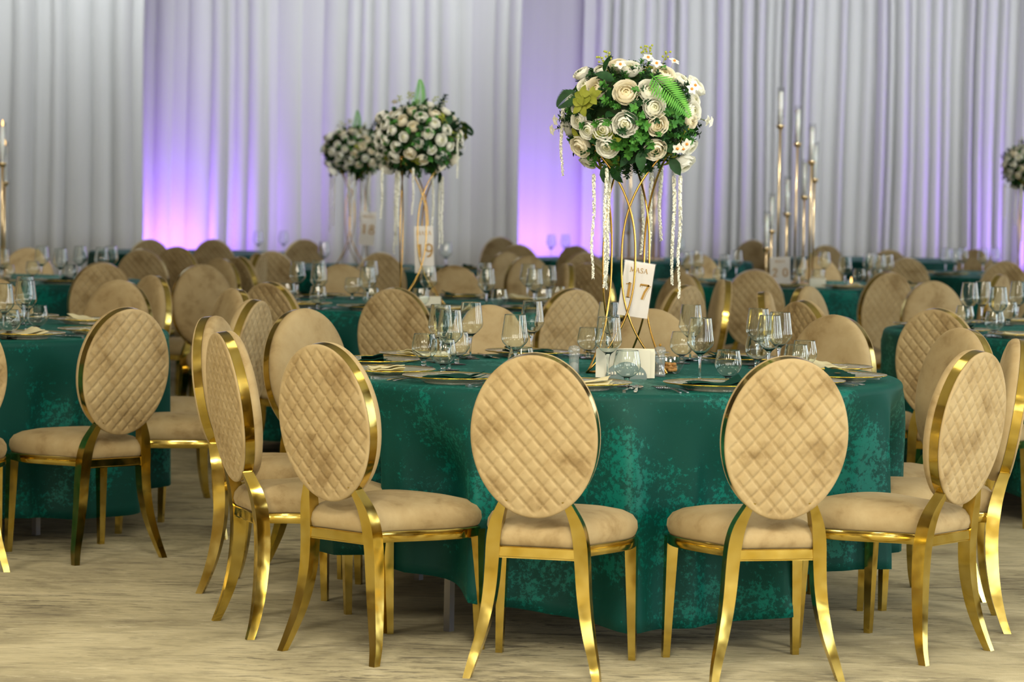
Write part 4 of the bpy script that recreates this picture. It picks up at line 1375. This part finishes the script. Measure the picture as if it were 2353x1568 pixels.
def bouquet(t, spin, label, seed):
    rnd = random.Random(seed)
    x, y = TABLES[t]
    x += STAND_DX[t]
    r = empty('flower_bouquet', (x, y, TZ + 0.862), spin)
    tag(r, label, 'bouquet', 'white rose bouquets on gold stands')
    ob('moss_ball', CORE, r, scale=0.93)
    spots = []
    for (cx, cy, dia) in FRONT_ROSES:
        dx, dz = bq(cx, cy)
        p = on_shell(dx, dz)
        n = shell_n(p)
        if n.y > -0.2: n = Vector((n.x, n.y, n.z)).normalized()
        s = dia / 3.563 / SXZ / 0.060
        ob('rose', ROSES[rnd.randrange(3)], r, p - n * 0.012, aim(n + Vector((0, -0.35, 0)), rnd.uniform(0, 6)), s)
        spots.append(p)
    # the far half of the ball
    for k in range(84):
        z = 1 - 2 * (k + 0.5) / 84
        a = k * 2.39996
        d = Vector((math.cos(a) * math.sqrt(1 - z * z), math.sin(a) * math.sqrt(1 - z * z), z))
        p = Vector((d.x * EX, d.y * EY, d.z * EZ))
        if p.y < 0.02 or d.z < -0.75: continue
        if min((p - q).length for q in spots) < 0.058: continue
        spots.append(p)
        n = shell_n(p)
        ob('rose', ROSES[rnd.randrange(3)], r, p - n * 0.008, aim(n, rnd.uniform(0, 6)), rnd.uniform(0.85, 1.2))
    # foliage between the roses
    k = 0
    for i in range(330):
        z = 1 - 2 * (i + 0.5) / 330
        a = i * 2.39996 + 0.7
        d = Vector((math.cos(a) * math.sqrt(1 - z * z), math.sin(a) * math.sqrt(1 - z * z), z))
        p = Vector((d.x * EX, d.y * EY, d.z * EZ)) * 0.9
        near = min((p - q).length for q in spots)
        if near < 0.03: continue
        n = (shell_n(p) + Vector((rnd.uniform(-0.5, 0.5), rnd.uniform(-0.5, 0.5), rnd.uniform(-0.5, 0.5)))).normalized()
        w = rnd.random()
        base = p * 0.86
        if w < 0.40: ob('leaf_sprig', SPRIG_MID[k % 2], r, base, aim(n, rnd.uniform(0, 6)), rnd.uniform(0.6, 0.85))
        elif w < 0.84: ob('leaf_sprig', SPRIG_DARK[k % 2], r, base, aim(n, rnd.uniform(0, 6)), rnd.uniform(0.65, 0.95))
        elif w < 0.95: ob('broad_leaf', BROAD, r, p * 0.97, frame(n + Vector((rnd.uniform(-1, 1), 0.01, rnd.uniform(-1, 1))), shell_n(p) + Vector((0.01, 0, 0.3))), rnd.uniform(0.75, 1.1))
        else: ob('leaf_cluster', CLUSTER, r, base, aim(n, rnd.uniform(0, 6)))
        k += 1
    # named details of the front
    def at(cx, cy, kk=1.03):
        dx, dz = bq(cx, cy)
        return on_shell(dx, dz) * kk
    for (cx, cy) in ((505, 620), (560, 560), (500, 560)):
        p = at(cx, cy, 0.98)
        ob('leaf_cluster', CLUSTER, r, p, aim(shell_n(p), rnd.uniform(0, 6)), 1.1)
    for (cx, cy) in ((650, 470), (670, 570), (880, 860), (760, 890), (900, 900), (980, 880), (930, 740), (1160, 640), (1180, 760), (830, 960), (540, 1000), (690, 1080), (1330, 800), (880, 640), (930, 820), (720, 850)):
        p = at(cx, cy, 0.74)
        ob('leaf_sprig', SPRIG_MID[rnd.randrange(2)], r, p, aim(shell_n(p) + Vector((rnd.uniform(-.3, .3), 0, rnd.uniform(-.3, .3))), rnd.uniform(0, 6)), 0.9)
    p = at(1040, 400, 1.04)
    m = Matrix(((-0.35, 0.80, 0.48), (0.25, -0.42, 0.06), (-0.9, -0.40, -0.87)))
    fr = ob('fern_frond', FERN, r, p + Vector((-0.02, -0.012, 0.02)), frame((0.62, -0.1, -0.75), (-0.1, 1, -0.3)), 1.3)
    p = at(400, 470, 0.98)
    ob('fern_frond', FERN_D, r, p, frame((-0.75, -0.1, -0.75), (0.3, 1, 0)), 1.0)
    p = at(620, 330, 1.0)
    ob('broad_leaf', BROAD, r, p, frame((0.2, -0.3, 1), shell_n(p)), 1.0)
    for (cx, cy, vx, vz) in ((640, 1080, -0.1, -1), (690, 1090, 0.4, -1), (1180, 1010, 0.5, -1), (920, 960, 0, -1), (780, 630, 0.5, -0.6), (700, 380, -0.7, 0.4)):
        p = at(cx, cy, 0.98)
        ob('broad_leaf', BROAD, r, p, frame((vx, -0.25, vz), shell_n(p) + Vector((0, -0.4, 0))), 1.05)
    for (cx, cy) in ((970, 240), (1030, 285), (760, 300), (1190, 905), (1260, 870), (1175, 255), (1235, 905), (1320, 440), (1290, 470)):
        p = at(cx, cy, 1.08)
        f = ob('small_blossom', BLOSSOM, r, p, aim(shell_n(p) + Vector((0, -0.5, 0)), rnd.uniform(0, 6)), 1.15)
        ob('eye', BLOSSOM_EYE, f)
    for (cx, cy, kx) in ((225, 790, -1), (250, 710, -1), (1500, 700, 1), (1470, 690, 1)):
        dx, dz = bq(cx, cy)
        tip = Vector((dx, -0.03, dz))
        st = MB().tube([Vector((dx - kx * 0.07, 0.0, dz + 0.01)), Vector((dx - kx * 0.035, -0.02, dz + 0.012)), tip], 0.0009, 5).mesh('thin_stem', 'stem_green')
        ob('thin_stem', st, r)
        ob('small_blossom', BLOSSOM, r, tip, aim(Vector((kx, -0.5, -0.2)), rnd.uniform(0, 6)), 1.1)
    for (cx, cy, vx) in ((690, 225, -0.5), (640, 270, -0.7), (960, 190, 0), (1000, 180, 0.1), (1120, 220, 0.4), (1300, 870, 0.4)):
        p = at(cx, cy, 0.92)
        ob('berry_sprig', BERRY, r, p, Vector((vx, -0.2, 1)).to_track_quat('Z', 'Y').to_euler(), 1.0)
    if t != 'T17':
        ob('fern_frond', FERN, r, (0.0, 0, 0.12), (R_(-6), 0, R_(25) - spin), 1.25)
        ob('leaf_sprig', SPRIG_DARK[0], r, (-0.1, 0, 0.13), Vector((-0.6, -0.1, 1)).to_track_quat('Z', 'Y').to_euler(), 1.3)
    # hanging strands: sketch x, start z below the ball centre, mesh number, depth
    for (px, z0, zi, yy, sc) in ((1282, 0.03, 3, -0.02, 0.95), (1357, -0.19, 0, -0.06, 0.98), (1384, -0.17, 2, -0.10, 0.95), (1392, -0.19, 2, -0.05, 0.92), (1476, -0.16, 1, 0.1, 1.0), (1494, -0.16, 1, 0.08, 1.05), (1543, -0.19, 0, -0.05, 1.02), (1557, -0.19, 2, -0.07, 0.98), (1400, -0.15, 3, 0.14, 1.0), (1520, -0.15, 3, 0.16, 1.1)):
        ob('hanging_strand', STRANDS[zi], r, ((px - 1440) / SXZ, yy, z0), (0, 0, rnd.uniform(0, 6)), sc)

flower_stand('T17', 0.0, 'slender gold wire stand carrying the big bouquet on the front bouquet table')
flower_stand('T19', R_(25), 'slender gold wire stand carrying the bouquet on the middle bouquet table')
flower_stand('F1', R_(-14), 'blurred gold wire stand under the leftmost bouquet')
flower_stand('F4', R_(10), 'gold wire stand under the bouquet cut by the right picture edge')
bouquet('T17', 0.0, 'large sharp white rose bouquet with green fern on the front bouquet table', 1)
bouquet('T19', R_(152), 'white rose bouquet with upright fern on the middle bouquet table', 2)
bouquet('F1', R_(205), 'blurred leftmost white rose bouquet behind the middle bouquet', 3)
bouquet('F4', R_(120), 'white rose bouquet cut off by the right picture edge', 4)
number_card((0.402, 9.222, 0.980), 0.0, R_(7.5), 0.0, '17', 'white card reading MASA 17 leaning inside the front gold stand')
number_card((-0.46, 14.25, 0.955), R_(4), R_(-2), R_(-9), '19', 'white card reading MASA 19 inside the second gold stand', 0.105, 0.25)
number_card((-1.10, 20.45, 0.955), 0.0, R_(4), R_(-9), '18', 'blurred white number card inside the leftmost gold stand', 0.12, 0.26)
number_card((1.745, 17.9, TZ + 0.001), R_(4), R_(-3), R_(4), '20', 'blurred white number card below the tall candle tubes', 0.14, 0.2)

# ------------------------------------------------------------------ candelabra with a spiral of glass tubes
CUP = fix_normals(MB().lathe([(0.0, -0.02), (0.012, -0.018), (0.022, -0.006), (0.026, 0.004), (0.026, 0.012), (0.0, 0.012)], 18, False).mesh('cup', 'rose_gold'))
TUBE = fix_normals(MB().lathe([(0.0235, 0.012), (0.0235, 0.262), (0.0215, 0.262), (0.0215, 0.012), (0.0235, 0.012)], 22, False).mesh('glass_tube', 'thin_glass'))
CANDLE = fix_normals(MB().lathe([(0.0, 0.012), (0.016, 0.012), (0.016, 0.232), (0.013, 0.236), (0.0, 0.236)], 14, False).mesh('candle', 'candle_wax'))
FLAME = fix_normals(MB().lathe([(0.0, 0.236), (0.0045, 0.243), (0.0055, 0.252), (0.003, 0.268), (0.0, 0.28)], 10, False).mesh('flame', 'flame'))
CBASE = fix_normals(MB().lathe([(0.0, 0.0), (0.21, 0.0), (0.215, 0.006), (0.21, 0.014), (0.19, 0.018), (0.0, 0.02)], 48, False).mesh('base', 'rose_gold'))
def candelabra(loc, phi0, lit, label):
    r = empty('candelabra', loc)
    tag(r, label, 'candelabra', 'gold spiral candelabra')
    ob('base', CBASE, r)
    for k in range(8):
        ph = phi0 + R_(44) * k
        x, y = 0.158 * math.sin(ph), -0.158 * math.cos(ph)
        zc = 1.055 - 0.1174 * k
        ob('pole', MB().tube([(x, y, 0.012), (x, y, zc - 0.015)], 0.0075, 10).mesh('pole', 'rose_gold'), r)
        c = ob('cup', CUP, r, (x, y, zc))
        ob('glass_tube', TUBE, c); 
        ob('candle', CANDLE, c)
        if lit: ob('flame', FLAME, c)
candelabra((TABLES['R2'][0], TABLES['R2'][1], TZ), R_(-37), False, 'tall gold candelabra with eight glass candle tubes on the right')
candelabra((-3.33, 17.1, TZ), R_(71 - 132), True, 'gold candelabra with lit candles cut by the left picture edge')
candelabra((TABLES['F2'][0] + 0.02, TABLES['F2'][1], TZ), R_(90 - 176), False, 'gold candelabra seen blurred behind the front flower stand')

# small lit tea light and napkin stacks on the blurred tables
tl = empty('tea_light', (2.2, 17.85, TZ))
ob('glass_cup', bowl_mesh('glass_cup', [(0.002, 0.0), (0.022, 0.001), (0.026, 0.02), (0.027, 0.06)], 0.002, 'thin_glass'), tl)
ob('candle', MB().lathe([(0.0, 0.003), (0.018, 0.003), (0.018, 0.035), (0.0, 0.036)], 16, False).mesh('candle', 'candle_wax'), tl)
ob('flame', FLAME, tl, (0, 0, -0.20), (0, 0, 0))
tag(tl, 'small lit tea light on the right table with tall candle tubes', 'candle')
for (x, y, t) in ((1.99, 17.95, 'R2'), (-0.42, 13.9, 'T19'), (-1.05, 20.2, 'F1')):
    b = MB()
    for k in range(5):
        b.box(-0.055, 0.055, -0.012 + 0.005 * k, -0.0085 + 0.005 * k, 0.0, 0.06)
    o = ob('napkin_stack', b.mesh('napkin_stack', 'paper_cream', False), None, (x, y, TZ), (0, 0, 0.2))
    tag(o, 'upright stack of cream paper napkins on ' + TABLE_NAME[t], 'napkins', 'stacks of paper napkins')

# ------------------------------------------------------------------ labels that single each thing out
ORD = ['first', 'second', 'third', 'fourth', 'fifth', 'sixth', 'seventh', 'eighth', 'ninth', 'tenth', 'eleventh', 'twelfth', 'thirteenth', 'fourteenth', 'fifteenth', 'sixteenth', 'seventeenth', 'eighteenth', 'nineteenth', 'twentieth'] + ['twenty-%s' % s for s in ('first', 'second', 'third', 'fourth', 'fifth', 'sixth', 'seventh', 'eighth', 'ninth')]
SHORT = {'T17': 'the front bouquet table', 'L1': 'the left-edge table', 'R1': 'the right-edge table', 'T19': 'the middle bouquet table', 'L2': 'the left lit-candle table', 'R2': 'the right candle-tube table',
         'F1': 'the leftmost-bouquet table', 'F2': 'the farthest centre table', 'F3': 'the far left-glow table', 'F4': 'the far right bouquet table', 'F5': 'the farthest right table'}
by = {}
for (phrase, t, x, y, o) in STOCK:
    by.setdefault((phrase, t), []).append((x / y, o))
for (phrase, t), L in by.items():
    L.sort(key=lambda q: q[0])
    for k, (q, o) in enumerate(L):
        if len(L) == 1:
            o['label'] = 'the only one of the %s on %s' % (phrase, SHORT[t])
        else:
            o['label'] = '%s from left of the %s on %s' % (ORD[k], phrase, SHORT[t])
by = {}
for (t, x, y, yaw, o) in CHAIRS:
    by.setdefault(t, []).append((x / y, yaw, o))
for t, L in by.items():
    L.sort(key=lambda q: q[0])
    for k, (q, yaw, o) in enumerate(L):
        x, y = o.location.x, o.location.y
        c = (-math.sin(R_(yaw)) * x + math.cos(R_(yaw)) * y) / math.hypot(x, y)
        look = 'quilted back showing' if c > 0.35 else ('smooth front showing' if c < -0.35 else 'seen edge-on')
        o['label'] = '%s from left of the oval-back chairs at %s, %s' % (ORD[k], SHORT[t], look)
